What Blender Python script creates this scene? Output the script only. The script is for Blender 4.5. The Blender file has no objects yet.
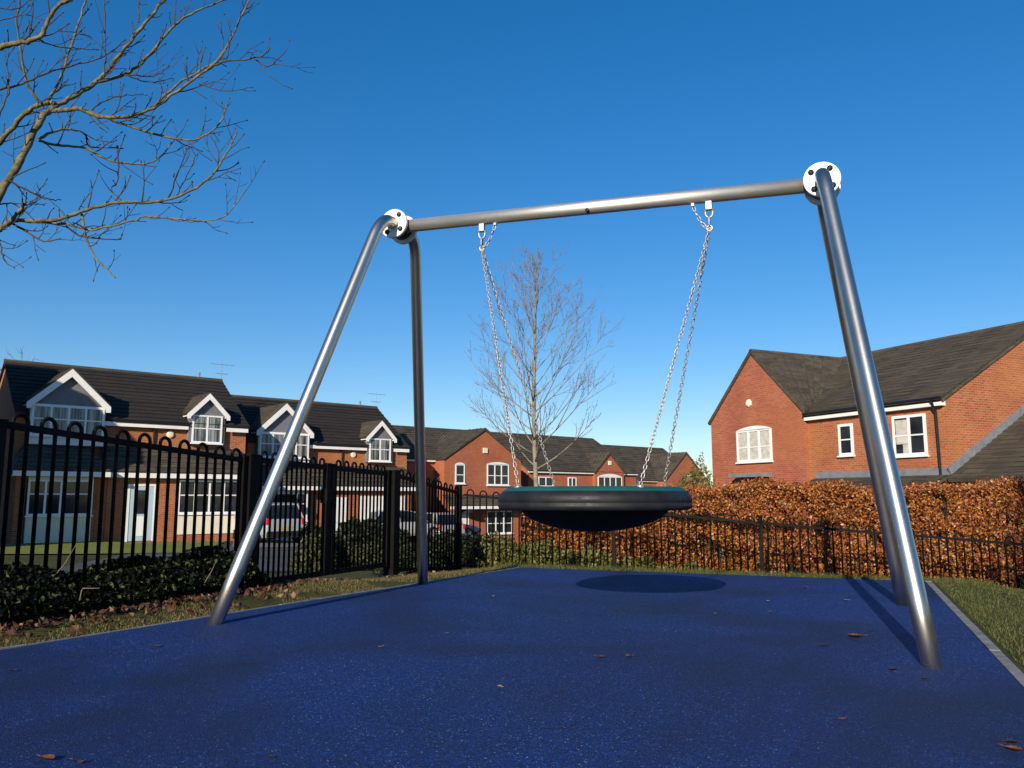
import bpy, math, random
import numpy as np
from mathutils import Vector, Matrix

random.seed(7)
RNG = np.random.default_rng(7)
S = bpy.context.scene
COL = S.collection
PI = math.pi
R = math.radians

# ------------------------------------------------------------------ camera
F = 830.0
PITCH = math.atan(114.0 / F)
EYE = 0.75
cam_d = bpy.data.cameras.new('camera')
cam = bpy.data.objects.new('camera', cam_d)
COL.objects.link(cam)
cam.location = (0, 0, EYE)
cam.rotation_euler = (PI / 2 + PITCH, 0, 0)
cam_d.sensor_width = 36.0
cam_d.lens = F / 1024 * 36
cam_d.clip_start = 0.05
cam_d.clip_end = 3000
S.camera = cam
CP, SP = math.cos(PITCH), math.sin(PITCH)


def at(px, py, Y):
    """world point seen at a pixel of the survey picture, Y metres ahead"""
    a = (px - 512) / F
    b = (384 - py) / F
    t = Y / (CP - SP * b)
    return Vector((a * t, Y, EYE + t * (SP + CP * b)))


def on_ground(px, py, z=0.0):
    a = (px - 512) / F
    b = (384 - py) / F
    t = (z - EYE) / (SP + CP * b)
    return Vector((a * t, t * (CP - SP * b), z))


# ------------------------------------------------------------------ tagging
def tag(o, label=None, cat=None, group=None, kind=None):
    if label:
        o['label'] = label
    if cat:
        o['category'] = cat
    if group:
        o['group'] = group
    if kind:
        o['kind'] = kind
    return o


def empty(name, loc=(0, 0, 0), rz=0.0):
    o = bpy.data.objects.new(name, None)
    COL.objects.link(o)
    o.location = loc
    o.rotation_euler = (0, 0, rz)
    o.empty_display_size = 0.2
    return o


def copy_tree(o, parent=None):
    c = o.copy()
    COL.objects.link(c)
    if parent is not None:
        c.parent = parent
    for ch in list(o.children):
        copy_tree(ch, c)
    return c


# ------------------------------------------------------------------ mesh builder
class MB:
    def __init__(self):
        self.v = []
        self.f = []
        self.m = []

    def add(self, verts, faces, mi=0):
        n = len(self.v)
        self.v.extend([tuple(p) for p in verts])
        for f in faces:
            self.f.append(tuple(i + n for i in f))
            self.m.append(mi)
        return self

    def box(self, x0, x1, y0, y1, z0, z1, mi=0, M=None):
        vs = [Vector(p) for p in ((x0, y0, z0), (x1, y0, z0), (x1, y1, z0), (x0, y1, z0),
                                  (x0, y0, z1), (x1, y0, z1), (x1, y1, z1), (x0, y1, z1))]
        if M is not None:
            vs = [M @ p for p in vs]
        return self.add(vs, [(0, 3, 2, 1), (4, 5, 6, 7), (0, 1, 5, 4), (1, 2, 6, 5), (2, 3, 7, 6), (3, 0, 4, 7)], mi)

    def bar(self, a, b, w, h, up=(0, 0, 1), mi=0):
        """rectangular bar from a to b, w across, h along 'up'"""
        a, b = Vector(a), Vector(b)
        d = (b - a).normalized()
        s = d.cross(Vector(up)).normalized()
        u = s.cross(d).normalized()
        s *= w / 2
        u *= h / 2
        vs = [a - s - u, a + s - u, a + s + u, a - s + u, b - s - u, b + s - u, b + s + u, b - s + u]
        return self.add(vs, [(0, 1, 2, 3), (7, 6, 5, 4), (0, 4, 5, 1), (1, 5, 6, 2), (2, 6, 7, 3), (3, 7, 4, 0)], mi)

    def tube(self, pts, rad, n=8, cap=True, closed=False, mi=0):
        pts = [Vector(p) for p in pts]
        k = len(pts)
        if not hasattr(rad, '__len__'):
            rad = [rad] * k
        T = []
        for i in range(k):
            if closed:
                d = pts[(i + 1) % k] - pts[(i - 1) % k]
            else:
                d = pts[min(i + 1, k - 1)] - pts[max(i - 1, 0)]
            if d.length < 1e-9:
                d = Vector((0, 0, 1))
            T.append(d.normalized())
        ref = Vector((0, 0, 1)) if abs(T[0].z) < 0.9 else Vector((1, 0, 0))
        N = (ref - T[0] * ref.dot(T[0])).normalized()
        vs = []
        for i in range(k):
            N = N - T[i] * N.dot(T[i])
            if N.length < 1e-6:
                N = T[i].orthogonal()
            N.normalize()
            B = T[i].cross(N)
            for j in range(n):
                a = 2 * PI * j / n
                vs.append(pts[i] + (N * math.cos(a) + B * math.sin(a)) * rad[i])
        fs = []
        for i in range(k if closed else k - 1):
            i2 = (i + 1) % k
            for j in range(n):
                j2 = (j + 1) % n
                fs.append((i * n + j, i * n + j2, i2 * n + j2, i2 * n + j))
        if cap and not closed:
            fs.append(tuple(range(n - 1, -1, -1)))
            fs.append(tuple((k - 1) * n + j for j in range(n)))
        return self.add(vs, fs, mi)

    def lathe(self, prof, c=(0, 0, 0), axis=(0, 0, 1), n=48, mi=0, closed_prof=False):
        """profile of (radius, height) turned round an axis through c"""
        A = Vector(axis).normalized()
        X = A.orthogonal().normalized()
        Y = A.cross(X)
        c = Vector(c)
        vs = []
        for (r, h) in prof:
            for j in range(n):
                a = 2 * PI * j / n
                vs.append(c + A * h + (X * math.cos(a) + Y * math.sin(a)) * r)
        fs = []
        k = len(prof)
        for i in range(k if closed_prof else k - 1):
            i2 = (i + 1) % k
            for j in range(n):
                j2 = (j + 1) % n
                fs.append((i * n + j, i * n + j2, i2 * n + j2, i2 * n + j))
        return self.add(vs, fs, mi)

    def prism(self, poly, ext, mi=0):
        """a planar polygon (3d points) given thickness by vector ext"""
        p = [Vector(q) for q in poly]
        e = Vector(ext)
        n = len(p)
        vs = p + [q + e for q in p]
        fs = [tuple(range(n)), tuple(range(2 * n - 1, n - 1, -1))]
        for i in range(n):
            j = (i + 1) % n
            fs.append((i, i + n, j + n, j))
        return self.add(vs, fs, mi)

    def build(self, name, mat, parent=None, smooth=False, fixn=True, bevel=0.0):
        me = bpy.data.meshes.new(name)
        me.from_pydata(self.v, [], self.f)
        mats = mat if isinstance(mat, (list, tuple)) else [mat]
        for m in mats:
            me.materials.append(m)
        if len(mats) > 1:
            me.polygons.foreach_set('material_index', self.m)
        if fixn:
            import bmesh
            bm = bmesh.new()
            bm.from_mesh(me)
            bmesh.ops.recalc_face_normals(bm, faces=bm.faces)
            bm.to_mesh(me)
            bm.free()
        uv = me.uv_layers.new(name='UVMap')
        for p in me.polygons:
            nrm = p.normal
            if abs(nrm.z) > 0.985:
                t, w = Vector((1, 0, 0)), Vector((0, 1, 0))
            else:
                t = Vector((-nrm.y, nrm.x, 0)).normalized()
                w = nrm.cross(t)
            for li in p.loop_indices:
                q = me.vertices[me.loops[li].vertex_index].co
                uv.data[li].uv = (q.dot(t), q.dot(w))
        if smooth:
            me.polygons.foreach_set('use_smooth', [True] * len(me.polygons))
        o = bpy.data.objects.new(name, me)
        COL.objects.link(o)
        if parent is not None:
            o.parent = parent
        if bevel:
            b = o.modifiers.new('bevel', 'BEVEL')
            b.width = bevel
            b.segments = 2
            b.limit_method = 'ANGLE'
        return o


def np_mesh(name, V, Fc, mat, parent=None, smooth=False):
    """fast mesh of equal sized faces"""
    k = Fc.shape[1]
    me = bpy.data.meshes.new(name)
    me.vertices.add(len(V))
    me.vertices.foreach_set('co', V.astype(np.float32).ravel())
    me.loops.add(Fc.size)
    me.loops.foreach_set('vertex_index', Fc.astype(np.int32).ravel())
    me.polygons.add(len(Fc))
    me.polygons.foreach_set('loop_start', np.arange(0, Fc.size, k, dtype=np.int32))
    me.polygons.foreach_set('loop_total', np.full(len(Fc), k, dtype=np.int32))
    if smooth:
        me.polygons.foreach_set('use_smooth', np.ones(len(Fc), dtype=bool))
    me.update(calc_edges=True)
    me.validate()
    me.materials.append(mat)
    o = bpy.data.objects.new(name, me)
    COL.objects.link(o)
    if parent is not None:
        o.parent = parent
    return o


def leaf_mesh(name, P, size, mat, parent=None, N=None, up=0.0, aspect=0.62, fold=0.25):
    """one folded two-triangle leaf for every point of P (n,3)"""
    n = len(P)
    d = RNG.normal(size=(n, 3))
    d[:, 2] += up
    d /= np.linalg.norm(d, axis=1)[:, None]
    q = RNG.normal(size=(n, 3))
    if N is not None:
        q = q * 0.75 + N
    q -= d * np.sum(q * d, axis=1)[:, None]
    q /= np.linalg.norm(q, axis=1)[:, None] + 1e-9
    s = np.cross(d, q)
    L = (size * RNG.uniform(0.6, 1.3, n))[:, None]
    base = P - d * L * 0.5
    tip = P + d * L * 0.5
    mid = P + q * L * fold * RNG.uniform(-1, 1, (n, 1)) - d * L * 0.05
    lf = mid + s * L * aspect * 0.5
    rt = mid - s * L * aspect * 0.5
    V = np.empty((n * 4, 3))
    V[0::4] = base
    V[1::4] = lf
    V[2::4] = tip
    V[3::4] = rt
    i = np.arange(n) * 4
    Fc = np.empty((n * 2, 3), dtype=np.int32)
    Fc[0::2] = np.stack([i, i + 2, i + 1], 1)
    Fc[1::2] = np.stack([i, i + 3, i + 2], 1)
    return np_mesh(name, V, Fc, mat, parent)


# ------------------------------------------------------------------ materials
class NT:
    def __init__(self, name):
        self.mat = bpy.data.materials.new(name)
        self.mat.use_nodes = True
        self.t = self.mat.node_tree
        self.t.nodes.clear()
        self.out = self.t.nodes.new('ShaderNodeOutputMaterial')

    def n(self, typ, **kw):
        o = self.t.nodes.new('ShaderNode' + typ)
        for k, v in kw.items():
            if k.startswith('i_'):
                key = k[2:].replace('_', ' ')
                o.inputs[key].default_value = v
            else:
                setattr(o, k, v)
        return o

    def l(self, a, b):
        self.t.links.new(a, b)

    def bsdf(self, color=None, rough=0.6, metal=0.0, spec=0.5, **kw):
        b = self.n('BsdfPrincipled')
        b.inputs['Roughness'].default_value = rough
        b.inputs['Metallic'].default_value = metal
        b.inputs['Specular IOR Level'].default_value = spec
        if color is not None:
            b.inputs['Base Color'].default_value = (*color, 1)
        self.l(b.outputs[0], self.out.inputs[0])
        self.b = b
        return b

    def ramp(self, fac, stops, interp='LINEAR'):
        r = self.n('ValToRGB')
        r.color_ramp.interpolation = interp
        e = r.color_ramp.elements
        while len(e) < len(stops):
            e.new(0.5)
        for i, (p, c) in enumerate(stops):
            e[i].position = p
            e[i].color = (*c, 1) if len(c) == 3 else c
        self.l(fac, r.inputs[0])
        return r.outputs[0]

    def noise(self, scale, detail=4, rough=0.55, vec=None, dist=0.0):
        o = self.n('TexNoise')
        o.inputs['Scale'].default_value = scale
        o.inputs['Detail'].default_value = detail
        o.inputs['Roughness'].default_value = rough
        o.inputs['Distortion'].default_value = dist
        if vec is not None:
            self.l(vec, o.inputs['Vector'])
        return o.outputs['Fac']

    def mix(self, fac, a, b, blend='MIX'):
        m = self.n('Mix', data_type='RGBA', blend_type=blend)
        for i, x in ((0, fac), (6, a), (7, b)):
            s = m.inputs[i]
            if isinstance(x, (int, float)):
                s.default_value = x
            elif isinstance(x, tuple):
                s.default_value = (*x, 1)
            else:
                self.l(x, s)
        return m.outputs[2]

    def bump(self, h, strength=0.4, dist=0.01):
        b = self.n('Bump')
        b.inputs['Strength'].default_value = strength
        b.inputs['Distance'].default_value = dist
        self.l(h, b.inputs['Height'])
        self.l(b.outputs[0], self.b.inputs['Normal'])

    def obj(self):
        return self.n('TexCoord').outputs['Object']

    def uv(self):
        return self.n('TexCoord').outputs['UV']


def plain(name, c, rough=0.6, metal=0.0, spec=0.5, var=0.12, scale=6.0, bump=0.0, bscale=80.0, rvar=0.1):
    t = NT(name)
    b = t.bsdf(c, rough, metal, spec)
    v = t.obj()
    f = t.noise(scale, 5, 0.6, v)
    dark = tuple(x * (1 - var) for x in c)
    lite = tuple(min(1, x * (1 + var)) for x in c)
    t.l(t.ramp(f, [(0.3, dark), (0.7, lite)]), b.inputs['Base Color'])
    if rvar:
        g = t.noise(scale * 2.3, 4, 0.6, v)
        t.l(t.ramp(g, [(0.3, (max(0, rough - rvar),) * 3), (0.7, (min(1, rough + rvar),) * 3)]), b.inputs['Roughness'])
    if bump:
        t.bump(t.noise(bscale, 3, 0.6, v), bump, 0.004)
    return t.mat


def brick(name, c1, c2, mortar, scale=1.0, ms=0.010):
    t = NT(name)
    b = t.bsdf(None, 0.88, 0, 0.25)
    uv = t.uv()
    br = t.n('TexBrick')
    br.inputs['Scale'].default_value = 1.0
    br.inputs['Brick Width'].default_value = 0.225 * scale
    br.inputs['Row Height'].default_value = 0.075 * scale
    br.inputs['Mortar Size'].default_value = ms * scale
    br.inputs['Mortar Smooth'].default_value = 0.3
    br.inputs['Bias'].default_value = -0.1
    br.inputs['Color1'].default_value = (*c1, 1)
    br.inputs['Color2'].default_value = (*c2, 1)
    br.inputs['Mortar'].default_value = (*mortar, 1)
    t.l(uv, br.inputs['Vector'])
    f = t.noise(0.9, 5, 0.65, uv)
    c = t.mix(t.ramp(f, [(0.3, (0.0,) * 3), (0.72, (0.55,) * 3)]), br.outputs['Color'],
              tuple(x * 0.72 for x in c2))
    y_ = t.noise(0.38, 3, 0.6, uv)
    c = t.mix(t.ramp(y_, [(0.45, (0.0,) * 3), (0.7, (0.5,) * 3)]), c, (c1[0] * 0.95, c1[1] * 1.25, c1[2] * 0.9))
    g = t.noise(14, 3, 0.6, uv)
    c = t.mix(0.30, c, t.ramp(g, [(0.3, (0.25, 0.2, 0.2)), (0.7, (1, 0.95, 0.9))]), 'MULTIPLY')
    t.l(c, b.inputs['Base Color'])
    t.bump(br.outputs['Fac'], -0.35, 0.006)
    return t.mat


def tiles(name, c1, c2, lichen, row=0.10, width=0.66, lw=0.35):
    t = NT(name)
    b = t.bsdf(None, 0.85, 0, 0.3)
    uv = t.uv()
    br = t.n('TexBrick')
    br.inputs['Scale'].default_value = 1.0
    br.inputs['Brick Width'].default_value = width
    br.inputs['Row Height'].default_value = row * 3
    br.inputs['Mortar Size'].default_value = 0.016
    br.inputs['Mortar Smooth'].default_value = 0.5
    br.inputs['Color1'].default_value = (*c1, 1)
    br.inputs['Color2'].default_value = (*c2, 1)
    br.inputs['Mortar'].default_value = (*(x * 0.5 for x in c1), 1)
    t.l(uv, br.inputs['Vector'])
    mp = t.n('Mapping')
    mp.inputs['Scale'].default_value = (0.4, 3.0, 1)
    t.l(uv, mp.inputs['Vector'])
    f = t.noise(3.2, 6, 0.7, mp.outputs[0])
    c = t.mix(t.ramp(f, [(0.45, (0.0,) * 3), (0.75, (lw,) * 3)]), br.outputs['Color'], lichen)
    t.l(c, b.inputs['Base Color'])
    t.bump(t.noise(22, 3, 0.6, uv), 0.5, 0.02)
    return t.mat


def leafmat(name, cols, rough=0.5, trans=0.25, spec=0.4):
    t = NT(name)
    g = t.n('NewGeometry')
    n = len(cols)
    c = t.ramp(g.outputs['Random Per Island'], [((i + 0.5) / n, cc) for i, cc in enumerate(cols)])
    b = t.n('BsdfPrincipled')
    b.inputs['Roughness'].default_value = rough
    b.inputs['Specular IOR Level'].default_value = spec
    t.l(c, b.inputs['Base Color'])
    tr = t.n('BsdfTranslucent')
    t.l(c, tr.inputs[0])
    mx = t.n('MixShader')
    mx.inputs[0].default_value = trans
    t.l(b.outputs[0], mx.inputs[1])
    t.l(tr.outputs[0], mx.inputs[2])
    t.l(mx.outputs[0], t.out.inputs[0])
    return t.mat


def glassmat(name, base, rough=0.06, spec=0.6):
    t = NT(name)
    b = t.bsdf(base, rough, 0, spec)
    f = t.noise(1.7, 3, 0.5, t.obj())
    t.l(t.ramp(f, [(0.35, tuple(x * 0.5 for x in base)), (0.7, tuple(x * 1.6 for x in base))]), b.inputs['Base Color'])
    return t.mat


M = {}
M['brick'] = brick('red_orange_brick', (0.50, 0.155, 0.058), (0.33, 0.082, 0.034), (0.46, 0.31, 0.20))
M['brick_red'] = brick('deep_red_brick', (0.50, 0.135, 0.062), (0.34, 0.084, 0.044), (0.38, 0.24, 0.18))
M['brick_far'] = brick('far_red_brick', (0.50, 0.130, 0.054), (0.37, 0.090, 0.042), (0.38, 0.25, 0.18))
M['tile_dark'] = tiles('charcoal_roof_tile', (0.030, 0.025, 0.022), (0.020, 0.017, 0.016), (0.060, 0.050, 0.040), lw=0.45)
M['tile_brown'] = tiles('weathered_brown_tile', (0.088, 0.072, 0.052), (0.040, 0.033, 0.028), (0.17, 0.145, 0.09), lw=0.55)
M['upvc'] = plain('white_window_plastic', (0.80, 0.80, 0.79), 0.35, 0, 0.5, 0.03, 3)
M['white_paint'] = plain('white_fascia_paint', (0.80, 0.79, 0.76), 0.5, 0, 0.4, 0.06, 2)
M['cream'] = plain('cream_painted_board', (0.74, 0.68, 0.53), 0.6, 0, 0.3, 0.06, 2)
M['lead'] = plain('grey_lead_sheet', (0.22, 0.23, 0.25), 0.5, 0.2, 0.4, 0.2, 4)
M['slate_grey'] = plain('grey_dormer_cladding', (0.17, 0.17, 0.19), 0.6, 0, 0.4, 0.2, 3, 0.3, 12)
M['pane'] = glassmat('dark_window_glass', (0.018, 0.022, 0.028))
def curtained():
    t = NT('net_curtained_window_glass')
    b = t.bsdf(None, 0.10, 0, 0.6)
    mp = t.n('Mapping')
    mp.inputs['Scale'].default_value = (5.0, 5.0, 0.25)
    t.l(t.obj(), mp.inputs['Vector'])
    f = t.noise(2.2, 4, 0.6, mp.outputs[0])
    t.l(t.ramp(f, [(0.40, (0.03, 0.035, 0.04)), (0.52, (0.20, 0.21, 0.21)), (0.75, (0.42, 0.42, 0.40))]), b.inputs['Base Color'])
    return t.mat


M['pane_mid'] = curtained()
M['blind'] = plain('pale_curtain', (0.50, 0.48, 0.42), 0.8, 0, 0.2, 0.25, 5)
M['door_shade_tint'] = plain('shade_tinted_door_paint', (0.42, 0.53, 0.60), 0.4, 0, 0.4, 0.05, 2)  # the pale blue is the tint of shade put into the door colour
M['black_plastic'] = plain('black_gutter_plastic', (0.012, 0.012, 0.013), 0.45, 0, 0.4, 0.2, 4)
M['fence'] = plain('black_fence_paint', (0.0035, 0.0035, 0.0038), 0.6, 0, 0.12, 0.35, 9)
M['kerb'] = plain('weathered_concrete_edging', (0.22, 0.22, 0.21), 0.9, 0, 0.2, 0.4, 9, 0.4, 60)
M['asphalt'] = plain('grey_asphalt', (0.075, 0.075, 0.078), 0.9, 0, 0.3, 0.3, 1.2, 0.3, 90)
M['block_paving'] = plain('pale_block_paving', (0.17, 0.155, 0.145), 0.9, 0, 0.3, 0.25, 1.5, 0.3, 40)
M['plate_white'] = plain('white_painted_flange', (0.84, 0.83, 0.80), 0.4, 0, 0.5, 0.04, 20)
M['bolt'] = plain('dark_plastic_bolt_cap', (0.012, 0.012, 0.013), 0.4, 0, 0.5, 0.2, 30)
M['galv'] = plain('galvanised_chain_steel', (0.42, 0.40, 0.38), 0.45, 0.7, 0.5, 0.25, 40)
M['rubber'] = plain('black_moulded_rubber', (0.011, 0.012, 0.014), 0.55, 0, 0.4, 0.5, 7, 0.35, 160)
M['rubber_matt'] = plain('matt_black_basin', (0.006, 0.008, 0.008), 0.8, 0, 0.25, 0.35, 5, 0.2, 90)
M['teal'] = plain('dark_teal_rubber', (0.008, 0.085, 0.082), 0.55, 0, 0.4, 0.15, 6, 0.2, 120)
M['tyre'] = plain('tyre_rubber', (0.012, 0.012, 0.012), 0.85, 0, 0.3)
M['rim'] = plain('alloy_wheel', (0.45, 0.45, 0.46), 0.35, 0.8)
M['car_glass'] = glassmat('car_window_glass', (0.012, 0.015, 0.018), 0.04, 0.7)
M['tail'] = plain('red_lamp_plastic', (0.55, 0.015, 0.02), 0.2, 0, 0.6, 0.1, 20)
M['car_white'] = plain('white_car_paint', (0.30, 0.33, 0.36), 0.22, 0, 0.6, 0.03, 2)
M['car_silver'] = plain('silver_car_paint', (0.46, 0.47, 0.48), 0.28, 0.35, 0.6, 0.05, 2)
M['car_blue'] = plain('dark_blue_car_paint', (0.02, 0.035, 0.09), 0.25, 0, 0.6, 0.05, 2)
M['plate'] = plain('yellow_number_plate', (0.36, 0.29, 0.08), 0.5)
M['bark_tree'] = plain('lichen_grey_bark', (0.145, 0.122, 0.060), 0.9, 0, 0.2, 0.6, 22, 0.6, 90)
M['bark_twig'] = plain('dark_twig_bark', (0.070, 0.055, 0.038), 0.85, 0, 0.2, 0.4, 22)
M['bark_pale'] = plain('pale_smooth_bark', (0.24, 0.21, 0.16), 0.9, 0, 0.2, 0.4, 12, 0.4, 60)
M['bark_palet'] = plain('pale_twig_bark', (0.20, 0.15, 0.105), 0.9, 0, 0.2, 0.3, 12)
M['stem'] = plain('dark_hedge_stem', (0.045, 0.030, 0.022), 0.9, 0, 0.2, 0.4, 12)
M['beech'] = leafmat('dry_beech_leaf', [(0.11, 0.024, 0.010), (0.25, 0.060, 0.014), (0.40, 0.120, 0.020), (0.48, 0.175, 0.026),
                                        (0.56, 0.26, 0.045), (0.34, 0.085, 0.016), (0.50, 0.29, 0.09), (0.15, 0.038, 0.014), (0.42, 0.12, 0.022), (0.08, 0.02, 0.01)], 0.38, 0.28, 0.5)
M['ivy'] = leafmat('shade_darkened_ivy_leaf', [(0.002, 0.004, 0.0015), (0.003, 0.006, 0.002), (0.005, 0.009, 0.0025), (0.0025, 0.0045, 0.0015), (0.002, 0.004, 0.0015), (0.003, 0.005, 0.0015), (0.002, 0.004, 0.001), (0.003, 0.005, 0.0015), (0.004, 0.007, 0.002), (0.09, 0.12, 0.03)], 0.6, 0.06, 0.15)  # bank's shade is put into the near-black leaf colours; one sunlit colour among them
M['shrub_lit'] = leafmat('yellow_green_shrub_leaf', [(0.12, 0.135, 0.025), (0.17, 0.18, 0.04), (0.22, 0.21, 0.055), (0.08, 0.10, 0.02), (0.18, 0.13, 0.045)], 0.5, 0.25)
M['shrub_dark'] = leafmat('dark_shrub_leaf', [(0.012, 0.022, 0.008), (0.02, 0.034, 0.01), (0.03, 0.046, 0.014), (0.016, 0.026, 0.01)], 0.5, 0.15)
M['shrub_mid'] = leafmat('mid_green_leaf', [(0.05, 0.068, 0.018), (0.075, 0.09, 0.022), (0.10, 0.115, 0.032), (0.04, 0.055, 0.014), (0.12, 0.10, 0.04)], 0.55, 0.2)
M['litter'] = leafmat('dead_leaf', [(0.10, 0.042, 0.020), (0.065, 0.028, 0.016), (0.15, 0.075, 0.04), (0.04, 0.02, 0.013), (0.26, 0.16, 0.10), (0.12, 0.038, 0.016), (0.05, 0.026, 0.016)], 0.6, 0.15)
M['blade_dry'] = leafmat('dry_grass_blade', [(0.12, 0.105, 0.028), (0.17, 0.14, 0.045), (0.085, 0.09, 0.02), (0.20, 0.155, 0.065), (0.10, 0.075, 0.03)], 0.6, 0.2)
M['blade_green'] = leafmat('green_grass_blade', [(0.06, 0.085, 0.016), (0.09, 0.12, 0.024), (0.045, 0.066, 0.012), (0.13, 0.13, 0.035), (0.12, 0.09, 0.03)], 0.6, 0.2)


def mat_leaf_single(name, c):
    t = NT(name)
    b = t.bsdf(c, 0.6, 0, 0.3)
    v = t.obj()
    f = t.noise(30, 4, 0.6, v)
    t.l(t.ramp(f, [(0.3, tuple(x * 0.6 for x in c)), (0.7, tuple(x * 1.3 for x in c))]), b.inputs['Base Color'])
    return t.mat


def mat_steel(name='brushed_stainless_steel', r0=0.28, r1=0.40, c0=0.52):
    t = NT(name)
    b = t.bsdf((0.46, 0.455, 0.45), 0.42, 1.0)
    v = t.obj()
    mp = t.n('Mapping')
    mp.inputs['Scale'].default_value = (60, 60, 4)
    t.l(v, mp.inputs['Vector'])
    f = t.noise(8, 4, 0.6, mp.outputs[0])
    t.l(t.ramp(f, [(0.3, (r0,) * 3), (0.7, (r1,) * 3)]), b.inputs['Roughness'])
    g = t.noise(2.2, 5, 0.65, v)
    t.l(t.ramp(g, [(0.25, (c0, c0 * 0.93, c0 * 0.82)), (0.7, (c0 + 0.14, c0 + 0.10, c0 + 0.02))]), b.inputs['Base Color'])
    return t.mat


M['steel'] = mat_steel()
M['steel_satin'] = mat_steel('satin_stainless_steel', 0.50, 0.62, 0.68)


def mat_pad():
    t = NT('blue_rubber_crumb_surface')
    b = t.bsdf(None, 0.62, 0, 0.35)
    v = t.obj()
    vo = t.n('TexVoronoi')
    vo.inputs['Scale'].default_value = 230
    t.l(v, vo.inputs['Vector'])
    sp = t.n('SeparateColor')
    t.l(vo.outputs['Color'], sp.inputs[0])
    crumb = t.ramp(sp.outputs[0], [(0.0, (0.001, 0.006, 0.036)), (0.3, (0.0015, 0.022, 0.130)), (0.7, (0.0025, 0.037, 0.220)),
                                   (0.93, (0.006, 0.062, 0.32)), (0.990, (0.10, 0.16, 0.34)), (0.998, (0.45, 0.5, 0.6))])
    # coarser blotches where the crumb was trowelled
    f0 = t.noise(38, 4, 0.7, v)
    crumb = t.mix(0.75, crumb, t.ramp(f0, [(0.30, (0.45,) * 3), (0.70, (1.35,) * 3)]), 'MULTIPLY')
    # worn, dirty areas of a metre or so
    f = t.noise(0.55, 6, 0.6, v, 0.6)
    c = t.mix(t.ramp(f, [(0.39, (0.80,) * 3), (0.58, (0.0,) * 3)]), crumb, (0.005, 0.014, 0.055))
    f2 = t.noise(2.6, 6, 0.72, v, 0.4)
    c = t.mix(t.ramp(f2, [(0.56, (0.0,) * 3), (0.78, (0.45,) * 3)]), c, (0.016, 0.030, 0.085))
    # thin scuff lines
    mp = t.n('Mapping')
    mp.inputs['Rotation'].default_value = (0, 0, 0.5)
    mp.inputs['Scale'].default_value = (0.9, 14, 1)
    t.l(v, mp.inputs['Vector'])
    f3 = t.noise(1.5, 3, 0.5, mp.outputs[0])
    c = t.mix(t.ramp(f3, [(0.70, (0.0,) * 3), (0.78, (0.55,) * 3)]), c, (0.004, 0.008, 0.022))
    t.l(c, b.inputs['Base Color'])
    h = t.n('Math', operation='ADD')
    t.l(vo.outputs['Distance'], h.inputs[0])
    t.l(t.noise(60, 4, 0.65, v), h.inputs[1])
    t.bump(h.outputs[0], 1.0, 0.005)
    r = t.ramp(sp.outputs[1], [(0.0, (0.75,) * 3), (0.9, (0.6,) * 3), (0.97, (0.3,) * 3)])
    t.l(r, b.inputs['Roughness'])
    return t.mat


M['pad'] = mat_pad()


def mat_ground():
    t = NT('rough_grass_and_soil')
    b = t.bsdf(None, 0.95, 0, 0.15)
    v = t.obj()
    f = t.noise(0.8, 6, 0.65, v)
    c = t.ramp(f, [(0.30, (0.055, 0.050, 0.018)), (0.5, (0.075, 0.080, 0.022)), (0.72, (0.110, 0.090, 0.032))])
    g = t.noise(26, 5, 0.7, v)
    c = t.mix(0.7, c, t.ramp(g, [(0.3, (0.35, 0.33, 0.3)), (0.7, (1.25, 1.2, 1.1))]), 'MULTIPLY')
    t.l(c, b.inputs['Base Color'])
    t.bump(g, 0.8, 0.02)
    return t.mat


M['ground'] = mat_ground()


def mat_lawn():
    t = NT('short_lawn_grass')
    b = t.bsdf(None, 0.95, 0, 0.15)
    v = t.obj()
    f = t.noise(1.4, 6, 0.65, v)
    c = t.ramp(f, [(0.30, (0.17, 0.20, 0.035)), (0.7, (0.25, 0.26, 0.06))])
    g = t.noise(40, 4, 0.7, v)
    c = t.mix(0.6, c, t.ramp(g, [(0.3, (0.4, 0.4, 0.35)), (0.7, (1.2, 1.2, 1.1))]), 'MULTIPLY')
    t.l(c, b.inputs['Base Color'])
    t.bump(g, 0.25, 0.01)
    return t.mat


M['lawn'] = mat_lawn()

# ------------------------------------------------------------------ terrain
PAD_BL = on_ground(520, 567.5)
PAD_BR = on_ground(925, 581.5)
_l = on_ground(0, 650)
_r = on_ground(1024, 688)
PAD_NL = PAD_BL + (_l - PAD_BL) * 2.1
PAD_NR = PAD_BR + (_r - PAD_BR) * 2.6
PAD = [PAD_NL, PAD_NR, PAD_BR, PAD_BL]      # counter-clockwise from above

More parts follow.
